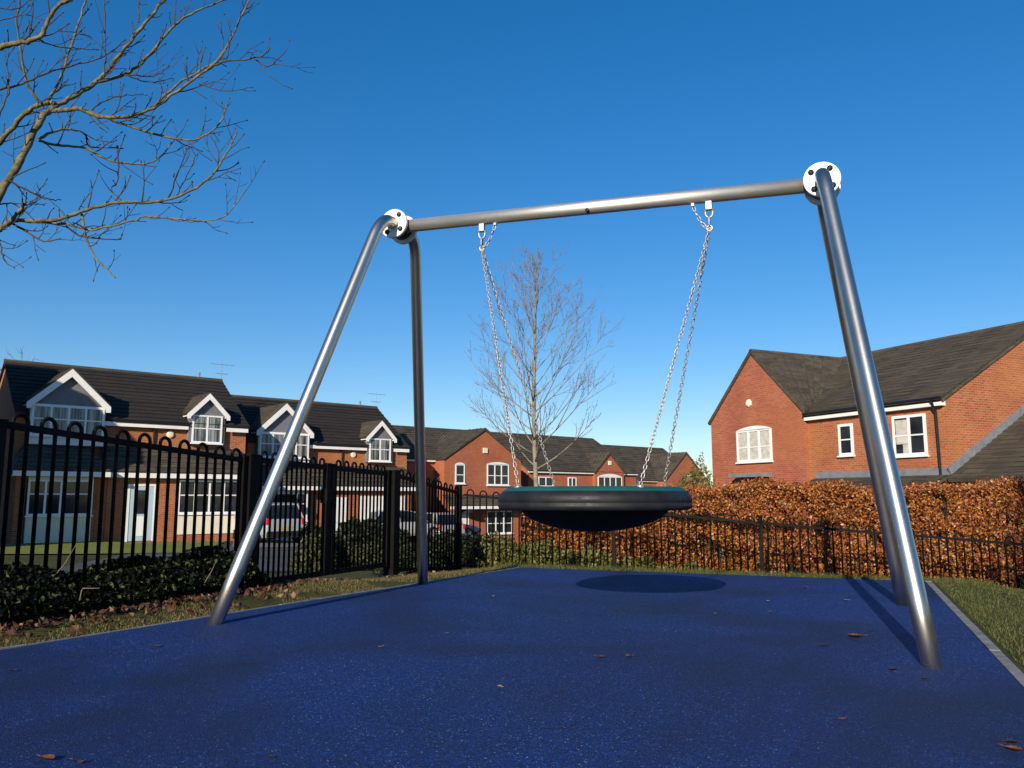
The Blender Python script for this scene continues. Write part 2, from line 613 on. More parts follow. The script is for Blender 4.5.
CTRL = [  # x, y, z of the surveyed ground
    (-3.4, 4.6, 0.14), (-2.75, 6.2, 0.08), (-2.3, 7.3, -0.01), (-1.4, 9.6, -0.17), (-0.7, 11.4, -0.28), (1.2, 11.0, -0.42),
    (3.1, 10.6, -0.52), (6.0, 9.9, -0.42), (9, 9.0, -0.5), (4.4, 5.5, -0.02), (5.0, 3.0, 0.0), (-6, 3, 0.1), (-6, 8, -0.1), (0, -6, 0.05), (8, 0, 0.0),
    (-8, 16, -0.45), (-3, 16, -0.55), (2, 14, -0.75), (7, 13, -0.85), (-10, 24, -0.75), (-18, 30, -0.85), (-13, 35, -0.95), (-7, 30, -1.0),
    (-9, 39, -1.25), (-5, 44, -1.4), (-3, 36, -1.3), (-2.5, 46, -2.0), (2, 51, -2.1), (2, 30, -1.5), (10, 28, -1.5), (14, 24, -1.5), (18, 34, -1.6),
    (8, 60, -2.3), (16, 72, -2.5), (-22, 18, -0.5), (-30, 30, -0.8), (60, 60, -3), (-60, 60, -2), (0, 120, -4), (60, 0, -1), (-60, 0, 0), (0, -60, 0),
    (0, 400, -8), (400, 200, -8), (-400, 200, -6), (0, -400, -4), (400, -200, -4), (-400, -200, -4)]
CT = np.array(CTRL)


def pad_dist(x, y):
    """signed distance outside the pad (>0 outside), arrays"""
    d = np.full(np.shape(x), -1e9)
    for i in range(4):
        a, b = PAD[i], PAD[(i + 1) % 4]
        e = (b - a).normalized()
        nx, ny = e.y, -e.x
        d = np.maximum(d, (x - a.x) * nx + (y - a.y) * ny)
    return d


def ground_z(x, y):
    x = np.asarray(x, float)
    y = np.asarray(y, float)
    d2 = (x[..., None] - CT[:, 0]) ** 2 + (y[..., None] - CT[:, 1]) ** 2 + 0.5
    w = d2 ** -1.75
    z = (w * CT[:, 2]).sum(-1) / w.sum(-1)
    d = pad_dist(x, y)
    s = np.clip((d - 0.12) / 1.9, 0, 1)
    s = s * s * (3 - 2 * s)
    z = z * s - 0.012
    return np.where(d < -0.05, -0.08, z)


def gz(x, y):
    return float(ground_z(np.array([x]), np.array([y]))[0])


def axis_coords(lo, hi, fine, far):
    a = list(np.arange(lo, hi + 1e-6, fine))
    s, x = fine, hi
    while x < far:
        s *= 1.22
        x += s
        a.append(x)
    s, x = fine, lo
    while x > -far:
        s *= 1.22
        x -= s
        a.insert(0, x)
    return np.array(a)


gx = axis_coords(-7, 9, 0.11, 900)
gy = axis_coords(-1, 15, 0.11, 1500)
GX, GY = np.meshgrid(gx, gy)
GZ = ground_z(GX, GY)
Vg = np.stack([GX.ravel(), GY.ravel(), GZ.ravel()], 1)
nx_, ny_ = len(gx), len(gy)
ii = (np.arange(ny_ - 1)[:, None] * nx_ + np.arange(nx_ - 1)[None, :]).ravel()
Fg = np.stack([ii, ii + 1, ii + 1 + nx_, ii + nx_], 1)
ground = np_mesh('ground', Vg, Fg, M['ground'], smooth=True)
tag(ground, kind='structure')


def patch(name, poly, mat, lift=0.02, step=0.6, kind='structure'):
    """a sheet draped on the terrain inside a convex polygon"""
    poly = [Vector((p[0], p[1], 0)) for p in poly]
    n = 26
    A, B, C, D = poly
    V = []
    for j in range(n + 1):
        for i in range(n + 1):
            u, v = i / n, j / n
            p = A * (1 - u) * (1 - v) + B * u * (1 - v) + C * u * v + D * (1 - u) * v
            V.append((p.x, p.y))
    V = np.array(V)
    z = ground_z(V[:, 0], V[:, 1]) + lift
    V3 = np.column_stack([V, z])
    q = (np.arange(n)[:, None] * (n + 1) + np.arange(n)[None, :]).ravel()
    Fq = np.stack([q, q + 1, q + n + 2, q + n + 1], 1)
    return tag(np_mesh(name, V3, Fq, mat, smooth=True), kind=kind)


# the blue pad: a thick slab
mb = MB()
mb.prism([(p.x, p.y, 0.0) for p in PAD], (0, 0, -0.12))
pad = tag(mb.build('safety_surface', M['pad']), kind='structure')

# concrete edging strips beside the pad
def edging(name, a, b, w, z=0.006):
    m = MB()
    d = (b - a).normalized()
    nrm = Vector((d.y, -d.x, 0))
    L = (b - a).length
    k = 0.0
    while k < L:
        k2 = min(k + 0.912, L)
        p, q = a + d * (k + 0.003), a + d * (k2 - 0.003)
        dz = random.uniform(-0.002, 0.003)
        m.prism([p + Vector((0, 0, z + dz)), q + Vector((0, 0, z + dz)), q + nrm * w + Vector((0, 0, z + dz)), p + nrm * w + Vector((0, 0, z + dz))], (0, 0, -0.14))
        k += 0.912
    return tag(m.build(name, M['kerb']), kind='structure')


edging('kerb', PAD_NR, PAD_BR, 0.048)
edging('kerb', PAD_BL, PAD_NL, 0.022, 0.004)

# ------------------------------------------------------------------ swing frame
A_, B_, C_, D_ = [on_ground(*q) for q in ((215, 624), (423, 584), (903, 605), (932, 666))]
mL, mR = (A_ + B_) / 2, (D_ + C_) / 2
bdir = (mR - mL).normalized()                 # beam direction, level
udir = Vector((-bdir.y, bdir.x, 0))           # away from the camera


def on_beam_plane(px, py):
    a = (px - 512) / F
    b = (384 - py) / F
    d = Vector((a, CP - SP * b, SP + CP * b))
    o = Vector((0, 0, EYE))
    t = (mL - o).dot(udir) / d.dot(udir)
    return o + d * t


JL = on_beam_plane(399, 227)
JR = on_beam_plane(822, 184)
H_beam = (JL.z + JR.z) / 2
RT = 0.0445
frame = empty('swing_frame', ((mL + mR) / 2))
tag(frame, 'tall stainless steel swing frame with splayed legs and white round flanges on the blue surface', 'swing frame')
fo = frame.location.copy()


def loc(p):
    return Vector(p) - fo


m = MB()
m.tube([loc(JL + bdir * 0.02), loc(JR - bdir * 0.02)], 0.0485, 28)
beam = m.build('crossbeam', M['steel_satin'], frame, smooth=True)
# small bolt boss under the beam
pb = on_beam_plane(589, 211)
pb.z -= 0.01
m = MB()
m.tube([loc(pb - udir * 0.055), loc(pb + udir * 0.01)], 0.014, 10)
m.build('bolt', M['bolt'], beam, smooth=True)


def bent_leg(J, foot, sgn, name):
    """leaves the joint level along +-u, bends over and runs to its foot"""
    s = J + udir * sgn * 0.10
    corner = J + udir * sgn * (0.27 if sgn > 0 else 0.26)
    down = (foot - corner).normalized()
    pts = [s]
    # quadratic bend round the corner
    r = 0.19
    e = corner + down * r
    st = corner - udir * sgn * 0.13
    for i in range(13):
        t = i / 12
        pts.append(st * (1 - t) ** 2 + corner * 2 * t * (1 - t) + e * t * t)
    n = 8
    for i in range(1, n + 1):
        pts.append(e.lerp(foot, i / n))
    pts[-1] = foot + down * 0.03
    mm = MB()
    mm.tube([loc(p) for p in pts], RT, 28)
    return mm.build('leg', M['steel'], frame, smooth=True)


for J, fa, fb in ((JL, A_, B_), (JR, D_, C_)):
    bent_leg(J, fa, -1, 'leg')
    bent_leg(J, fb, 1, 'leg')
    # hub casting and a white plate on either face
    m = MB()
    prof = [(0.0, -0.062), (0.085, -0.062), (0.085, 0.062), (0.0, 0.062)]
    m.lathe(prof, loc(J), udir, 40)
    hub = m.build('hub', M['bolt'], frame)
    for sg in (-1, 1):
        m = MB()
        h0, h1 = (0.064, 0.094)
        rr = 0.112
        prof = [(0.0, h0), (rr - 0.003, h0), (rr, h0 + 0.004), (rr, h1 - 0.004), (rr - 0.004, h1), (0.0, h1)]
        m.lathe(prof, loc(J), udir * sg, 48)
        pl = m.build('flange', M['plate_white'], frame)
        for k in range(4):
            a = PI / 4 + k * PI / 2 + 0.12
            c = J + udir * sg * h1 + (bdir * math.cos(a) + Vector((0, 0, 1)) * math.sin(a)) * 0.080
            mm = MB()
            mm.lathe([(0.019, -0.004), (0.019, 0.006), (0.014, 0.013), (0.0, 0.015)], loc(c), udir * sg, 14)
            mm.build('bolt_cap', M['bolt'], pl, smooth=True)

# ------------------------------------------------------------------ basket swing
hL = on_beam_plane(482, 233)
hR = on_beam_plane(709, 211)
for _h in (hL, hR):
    _t = (_h - JL).dot(bdir) / (JR - JL).dot(bdir)
    _h.z = JL.z + (JR.z - JL.z) * _t - 0.047
cen = (hL + hR) / 2
seat_o = on_beam_plane(594, 497)
RS = 0.645
zr0, zr1 = EYE - 0.078, EYE + 0.075
swing = empty('basket_swing', (seat_o.x, seat_o.y, zr0))
tag(swing, 'round black basket swing seat with teal top edge hanging on four steel chains', 'swing seat')
so = swing.location.copy()


def sl(p):
    return Vector(p) - so


hh = zr1 - zr0
m = MB()
# rim: rounded outer band (black) ; profile from inside bottom round to the top
prof = [(RS - 0.15, 0.012), (RS - 0.055, 0.0), (RS - 0.024, 0.002), (RS - 0.008, 0.010), (RS - 0.001, 0.022), (RS, 0.040), (RS - 0.005, 0.046),
        (RS - 0.005, 0.050), (RS, 0.056), (RS - 0.002, 0.082), (RS - 0.009, 0.098), (RS - 0.022, 0.112), (RS - 0.034, 0.122)]
m.lathe(prof, (0, 0, 0), (0, 0, 1), 96)
rim = m.build('seat_rim', M['rubber'], swing, smooth=True)
m = MB()
prof = [(RS - 0.034, 0.122), (RS - 0.050, 0.136), (RS - 0.068, 0.147), (RS - 0.086, 0.150), (RS - 0.12, 0.146), (RS - 0.145, 0.125), (RS - 0.155, 0.09), (RS - 0.15, 0.012)]
m.lathe(prof, (0, 0, 0), (0, 0, 1), 96)
m.build('rim_top', M['teal'], rim, smooth=True)
m = MB()
prof = []
for i in range(13):
    a = i / 12 * PI / 2
    prof.append(((RS - 0.15) * math.cos(a) * 1.0 + 0.0, 0.012 - 0.155 * math.sin(a) ** 1.15))
prof[-1] = (0.0, prof[-1][1])
inner = [(max(r - 0.012, 0.0), h + 0.014) for r, h in reversed(prof)]
m.lathe(prof + inner, (0, 0, 0), (0, 0, 1), 96)
m.build('basin', M['rubber_matt'], swing, smooth=True)


def oval_link(c, axis, side, L, W, r, m):
    """one chain link: long along axis, flat in the plane of axis and side"""
    pts = []
    hs = (L - W) / 2
    for i in range(6):
        a = -PI / 2 + PI * i / 5
        pts.append(c + axis * (hs + math.cos(a) * W / 2) + side * math.sin(a) * W / 2)
    for i in range(6):
        a = PI / 2 + PI * i / 5
        pts.append(c + axis * (-hs + math.cos(a) * W / 2) + side * math.sin(a) * W / 2)
    m.tube(pts, r, 6, closed=True)


def chain(p, q, m, L=0.036, W=0.018, r=0.0031, sag=0.0):
    p, q = Vector(p), Vector(q)
    D = (q - p).length
    n = max(2, round(D / (L - 2.6 * r)))
    path = []
    for i in range(n + 1):
        t = i / n
        x = p.lerp(q, t)
        x.z -= sag * 4 * t * (1 - t)
        path.append(x)
    ax0 = (q - p).normalized()
    s0 = ax0.cross(Vector((0.3, 1, 0.2))).normalized()
    for i in range(n):
        a, b = path[i], path[i + 1]
        ax = (b - a).normalized()
        s1 = (s0 - ax * s0.dot(ax)).normalized()
        s2 = ax.cross(s1)
        rr = 0.35 * math.sin(i * 0.8)
        sd = s1 if i % 2 == 0 else s2
        sd = (sd * math.cos(rr) + ax.cross(sd) * math.sin(rr)).normalized()
        oval_link((a + b) / 2, ax, sd, L, W, r, m)


for hx, sg in ((hL, -1), (hR, 1)):
    top = hx.copy()
    # lug welded under the beam
    m = MB()
    m.bar(loc(top + Vector((0, 0, 0.012))), loc(top - Vector((0, 0, 0.055))), 0.042, 0.036, up=udir)
    lug = m.build('hanger_lug', M['galv'], frame, bevel=0.004)
    side_p = top - bdir * sg * 0.105
    m = MB()
    m.bar(loc(side_p + Vector((0, 0, 0.012))), loc(side_p - Vector((0, 0, 0.018))), 0.022, 0.026, up=udir)
    m.build('safety_lug', M['galv'], frame, bevel=0.003)
    # shackle: U with a cross pin
    m = MB()
    c0 = top - Vector((0, 0, 0.050))
    m.tube([sl(c0 - bdir * 0.034), sl(c0 + bdir * 0.034)], 0.007, 8)
    pts = []
    for i in range(15):
        a = PI * i / 14
        pts.append(sl(c0 + bdir * math.cos(a) * 0.024 - Vector((0, 0, 0.022 + math.sin(a) * 0.034))))
    pts = [sl(c0 + bdir * 0.024)] + pts + [sl(c0 - bdir * 0.024)]
    m.tube(pts, 0.0065, 8)
    m.build('shackle', M['galv'], swing, smooth=True)
    # connecting rings
    ringc = c0 - Vector((0, 0, 0.085))
    m = MB()
    oval_link(sl(ringc), Vector((0, 0, 1)), udir, 0.072, 0.030, 0.005, m)
    knot = ringc - Vector((0, 0, 0.045))
    m.tube([sl(knot + (bdir * math.cos(a) + Vector((0, 0, 1)) * math.sin(a)) * 0.018) for a in [2 * PI * i / 14 for i in range(14)]], 0.006, 6, closed=True)
    m.build('connecting_ring', M['galv'], swing, smooth=True)
    m = MB()
    chain(sl(side_p - Vector((0, 0, 0.014))), sl(knot), m, sag=0.035)
    m.build('safety_chain', M['galv'], swing, smooth=True)
    for su in (-1, 1):
        a = knot
        b = Vector((seat_o.x, seat_o.y, zr0 + 0.148)) + (bdir * sg + udir * su) * 0.7071 * (RS - 0.085)
        m = MB()
        chain(sl(a), sl(b), m)
        m.build('chain', M['galv'], swing, smooth=True)
        m = MB()
        m.lathe([(0.0, -0.006), (0.026, -0.006), (0.026, 0.006), (0.014, 0.012), (0.0, 0.012)], sl(b), (0, 0, 1), 16)
        m.build('chain_anchor', M['galv'], rim)

# ------------------------------------------------------------------ bow top fences
def bow_fence(root, pts, heights, pitch, rp=0.012, sub=False, bottom=0.09, rail=0.040, name='railing', skip_rail=False, bow=0.055, bot=None):
    """bow topped bars along p0->p1 (ground points); heights = abs top of the rail at both ends.
       every bow joins two bars, bars evenly spaced"""
    p0, p1 = [Vector((p[0], p[1], 0)) for p in pts]
    L = (p1 - p0).length
    d = (p1 - p0) / L
    nb = max(1, round(L / pitch))
    pit = L / nb
    o = root.location
    m = MB()

    def rail_z(s):
        return heights[0] + (heights[1] - heights[0]) * s / L

    def base_z(s):
        q = p0 + d * s
        return gz(q.x, q.y) if bot is None else bot - bottom
    for i in range(nb):
        s0 = (i + 0.25) * pit
        s1 = (i + 0.75) * pit
        path = []
        a0, a1 = p0 + d * s0, p0 + d * s1
        zb0 = base_z(s0) + bottom - 0.03
        path.append(Vector((a0.x, a0.y, zb0)))
        path.append(Vector((a0.x, a0.y, rail_z(s0) + bow)))
        rr = pit * 0.25
        for k in range(1, 8):
            a = PI - PI * k / 8
            cx = (s0 + s1) / 2 + math.cos(a) * rr
            q = p0 + d * cx
            path.append(Vector((q.x, q.y, rail_z(cx) + bow + math.sin(a) * rr)))
        path.append(Vector((a1.x, a1.y, rail_z(s1) + bow)))
        path.append(Vector((a1.x, a1.y, base_z(s1) + bottom - 0.03)))
        m.tube([q - o for q in path], rp, 7)
    obj = m.build(name, M['fence'], root, smooth=True)
    if not skip_rail:
        mt = MB()
        mt.bar(Vector((p0.x, p0.y, rail_z(0))) - o, Vector((p1.x, p1.y, rail_z(L))) - o, 0.014 + rp * 2, rail)
        mt.build('top_rail', M['fence'], root)
        mt = MB()
        zb0, zb1 = base_z(0) + bottom, base_z(L) + bottom
        mt.bar(Vector((p0.x, p0.y, zb0)) - o, Vector((p1.x, p1.y, zb1)) - o, 0.014 + rp * 2, rail)
        mt.build('bottom_rail', M['fence'], root)
    return obj


def post(root, p, top, w=0.06, name='post', depth=0.06, rz=None, base=None):
    o = root.location
    m = MB()
    zb = gz(p[0], p[1]) - 0.3 if base is None else base
    rot = Matrix.Translation(Vector((p[0], p[1], 0)) - Vector((o.x, o.y, o.z))) @ Matrix.Rotation(rz or 0, 4, 'Z')
    m.box(-w / 2, w / 2, -depth / 2, depth / 2, zb, top, M=rot)
    m.box(-w / 2 - 0.004, w / 2 + 0.004, -depth / 2 - 0.004, depth / 2 + 0.004, top + 0.001, top + 0.012, M=rot)
    return m.build(name, M['fence'], root)


FD = Vector((0.36, 0.933, 0)).normalized()    # direction of the left fence, away from the camera
P1 = at(246, 500, 7.3)
P1.z = 0
P2 = P1 + FD * 2.62
P2 = at(391, 500, 9.55)
P2.z = 0
GD = (P2 - P1).normalized()
P3 = at(459, 500, 11.4)
P3.z = 0
P0 = P1 - FD * 2.35
Pm = P0 - FD * 2.42
frz = math.atan2(FD.y, FD.x)

# left fence nearest the camera
root = empty('metal_fence', (P0.x, P0.y, gz(P0.x, P0.y)))
tag(root, 'black bow topped metal fence above the ivy bank, left of the gate', 'fence')
bow_fence(root, (P0 + FD * 0.04, P1 - FD * 0.05), (EYE + 0.450, EYE + 0.326), 0.211, 0.0135, bow=0.032)
bow_fence(root, (Pm + FD * 0.04, P0 - FD * 0.04), (EYE + 0.575, EYE + 0.452), 0.211, 0.0135, bow=0.032)
post(root, P0, EYE + 0.47, 0.06, rz=frz)
post(root, P1 - FD * 0.05, EYE + 0.35, 0.075, depth=0.07, rz=frz)
post(root, Pm, EYE + 0.64, 0.06, rz=frz)

# gate: two posts of its own and two leaves
ga = P1 + GD * 0.10
gb = P2 - GD * 0.06
gm = (ga + gb) / 2
for pp, ww, hh_, lab in ((P1 + GD * 0.03, 0.115, 0.37, 'thick black square gate post between the ivy bank fence and the gate'),
                         (P2 + GD * 0.03, 0.125, 0.305, 'thick black square gate post at the far end of the gate')):
    r_ = empty('gate_post', (pp.x, pp.y, gz(pp.x, pp.y)))
    tag(r_, lab, 'gate post', 'posts of the playground gate')
    post(r_, pp, EYE + hh_, ww, 'shaft', depth=ww, rz=frz)
    m = MB()
    rot = Matrix.Rotation(frz, 4, 'Z')
    m.box(-0.10, 0.10, -0.10, 0.10, -0.2, 0.035, M=rot)
    m.build('concrete_footing', M['kerb'], r_)
for k, (a, b, h0, h1, lab) in enumerate(((ga, gm - GD * 0.02, 0.335, 0.305, 'black bow topped gate leaf beside the ivy bank, hinged nearest the camera'),
                                         (gm + GD * 0.02, gb, 0.303, 0.272, 'black bow topped gate leaf beyond the centre stile, next to the rear steel leg'))):
    r_ = empty('gate_leaf', (a.x, a.y, gz(a.x, a.y)))
    tag(r_, lab, 'gate', 'leaves of the playground gate')
    off = 0.11
    bow_fence(r_, (a + GD * 0.05, b - GD * 0.05), (EYE + h0, EYE + h1), 0.152, 0.0115, bottom=off, rail=0.05, bow=0.044, bot=0.015)
    post(r_, a + GD * 0.025, EYE + h0 + 0.03, 0.05, 'stile', depth=0.05, rz=frz, base=-0.01)
    post(r_, b - GD * 0.025, EYE + h1 + 0.03, 0.05 + 0.03 * (k == 0), 'stile', depth=0.05, rz=frz, base=-0.01)
    if k == 0:
        m = MB()
        q = b - GD * 0.03 - r_.location
        m.box(-0.05, 0.05, -0.04, 0.04, EYE - 0.05 - 0, EYE + 0.09, M=Matrix.Translation((q.x, q.y, -r_.location.z)) @ Matrix.Rotation(frz, 4, 'Z'))
        m.build('latch', M['fence'], r_)

# fence from the gate to the far corner
root = empty('metal_fence', (P2.x, P2.y, gz(P2.x, P2.y)))
tag(root, 'short black bow topped fence run between the far gate post and the rear corner', 'fence')
G2 = (P3 - P2).normalized()
bow_fence(root, (P2 + G2 * 0.16, P3), (EYE + 0.255, EYE + 0.065), 0.180, 0.0115, bow=0.035)
post(root, P3, EYE + 0.17, 0.07, rz=frz)

# rear fence
def pxline(px):
    Q0, Q1 = P3, at(757, 500, 10.5)
    d = Q1 - Q0
    r = (px - 512) / F
    # Q0 + t d with X = r*Y
    t = (r * Q0.y - Q0.x) / (d.x - r * d.y)
    q = Q0 + d * t
    q.z = 0
    return q


root = empty('metal_fence', (P3.x, P3.y, gz(P3.x, P3.y)))
tag(root, 'long black bow topped rear fence in front of the copper beech hedge', 'fence')
stops = [462, 612, 757, 893, 1030, 1180]
zs = [0.045, -0.15, -0.31, -0.435, -0.545, -0.66]
for i in range(len(stops) - 1):
    a, b = pxline(stops[i]), pxline(stops[i + 1])
    e = (b - a).normalized()
    bow_fence(root, (a + e * 0.035, b - e * 0.035), (EYE + zs[i], EYE + zs[i + 1]), 0.182, 0.0100, rail=0.028, bow=0.03)
    post(root, b, EYE + zs[i + 1] + 0.085, 0.05, depth=0.05, rz=math.atan2(e.y, e.x))

# ------------------------------------------------------------------ houses
def window(root, x0, x1, z0, z1, y, n=2, rail=0.5, arch=0.0, fw=0.065, pane='pane', sill=True, label=None, proud=0.05):
    """white framed window standing in wall plane y (front is -y); panes are one sub-part"""
    m = MB()
    ya, yb = y - proud, y + 0.02
    m.box(x0, x0 + fw, ya, yb, z0, z1)
    m.box(x1 - fw, x1, ya, yb, z0, z1)
    m.box(x0 + fw, x1 - fw, ya, yb, z0, z0 + fw)
    m.box(x0 + fw, x1 - fw, ya, yb, z1 - fw, z1)
    w = (x1 - x0 - 2 * fw)
    for i in range(1, n):
        c = x0 + fw + w * i / n
        m.box(c - fw * 0.55, c + fw * 0.55, ya + 0.003, yb, z0 + fw, z1 - fw)
    if rail:
        zc = z0 + (z1 - z0) * rail
        for i in range(n):
            c0 = x0 + fw + w * i / n + (fw * 0.55 if i else 0)
            c1 = x0 + fw + w * (i + 1) / n - (fw * 0.55 if i < n - 1 else 0)
            m.box(c0, c1, ya + 0.008, yb, zc - 0.022, zc + 0.022)
    if arch:
        pts = []
        for i in range(11):
            t = i / 10
            pts.append((x0 + (x1 - x0) * t, ya, z1 - 0.002 + arch * (1 - (2 * t - 1) ** 2)))
        m.prism([(x0, ya, z1 - fw * 0.5)] + pts + [(x1, ya, z1 - fw * 0.5)], (0, yb - ya, 0))
    if sill:
        m.box(x0 - 0.04, x1 + 0.04, y - proud - 0.06, yb, z0 - 0.055, z0 - 0.002)
    f = m.build('window', M['upvc'], root)
    if label:
        f['label'] = label
    g = MB()
    g.box(x0 + fw * 0.5, x1 - fw * 0.5, y - 0.022, y + 0.015, z0 + fw * 0.5, z1 - fw * 0.5)
    g.build('pane', M[pane], f)
    return f


def slope(m, a, b, c, d, th=0.09, mi=0, row=0.30):
    """roof slab with top face a b c d (points) and thickness th downwards along its normal"""
    a, b, c, d = map(Vector, (a, b, c, d))
    n = (b - a).cross(d - a).normalized()
    if n.z < 0:
        n = -n
    m.prism([a, b, c, d], -n * th, mi)
    k = max(2, round(((d - a).length + (c - b).length) * 0.5 / row))
    for i in range(k):
        t0, t1 = i / k, min(1.0, (i + 1.06) / k)
        h = 0.042 + random.uniform(-0.012, 0.014)
        p0, p1 = a.lerp(d, t0) + n * 0.001, b.lerp(c, t0) + n * 0.001
        q0, q1 = a.lerp(d, t1) + n * 0.004, b.lerp(c, t1) + n * 0.004
        # a lightly uneven lower edge, broken into tile lengths
        ns = max(1, min(14, int((p1 - p0).length / 0.9)))
        low, top, upr = [], [], []
        for j in range(ns + 1):
            u = j / ns
            low.append(p0.lerp(p1, u))
            top.append(p0.lerp(p1, u) + n * h)
            upr.append(q0.lerp(q1, u))
        vs = low + top + upr
        w = ns + 1
        fs = []
        for j in range(ns):
            fs.append((j, j + 1, w + j + 1, w + j))
            fs.append((w + j, w + j + 1, 2 * w + j + 1, 2 * w + j))
        m.add(vs, fs, mi)


def front_gable(root, xa, xb, y_front, y_back, z_eave, z_apex, z_low, roof_mat, clad, board=0.17, over=0.13, th=0.07, name='dormer'):
    """a small gabled dormer: clad front, cheeks, two roof slopes, white barge boards"""
    xm = (xa + xb) / 2
    m = MB()
    m.prism([(xa + over, y_front, z_low), (xb - over, y_front, z_low), (xb - over, y_front, z_eave), (xm, y_front, z_apex - 0.10), (xa + over, y_front, z_eave)],
            (0, y_back - y_front, 0))
    dm = m.build(name, M[clad], root)
    m = MB()
    yo = y_front - 0.16
    slope(m, (xa, yo, z_eave - 0.06), (xm, yo, z_apex), (xm, y_back, z_apex), (xa, y_back, z_eave - 0.06), th)
    slope(m, (xb, yo, z_eave - 0.06), (xm, yo, z_apex), (xm, y_back, z_apex), (xb, y_back, z_eave - 0.06), th)
    m.build('dormer_roof', M[roof_mat], dm)
    m = MB()
    d = Vector((xm - xa, 0, z_apex - z_eave + 0.06))
    L = d.length
    d.normalize()
    up = Vector((-d.z, 0, d.x))
    for sx in (-1, 1):
        def mp(p):
            return Vector((xm + sx * (p.x - xm), p.y, p.z))
        a = Vector((xa - 0.02, yo - 0.035, z_eave - 0.085))
        e = Vector((xm, yo - 0.035, z_apex - 0.022))
        poly = [a, e, e + Vector((0, 0, -board * 1.25)), a + Vector((board * 0.72, 0, -board * 0.55)), a + Vector((board * 0.72, 0, -board * 0.9)), a + Vector((0, 0, -board * 0.9))]
        m.prism([mp(p) for p in poly], (0, 0.032, 0))
        # soffit under the eave
        m.box(*(sorted((mp(Vector((xa + 0.01, 0, 0))).x, mp(Vector((xa + over + 0.02, 0, 0))).x))), yo, y_back * 0.5 + yo * 0.5, z_eave - 0.17, z_eave - 0.13)
    m.build('bargeboard', M['white_paint'], dm)
    return dm


HROW = R(40.0)


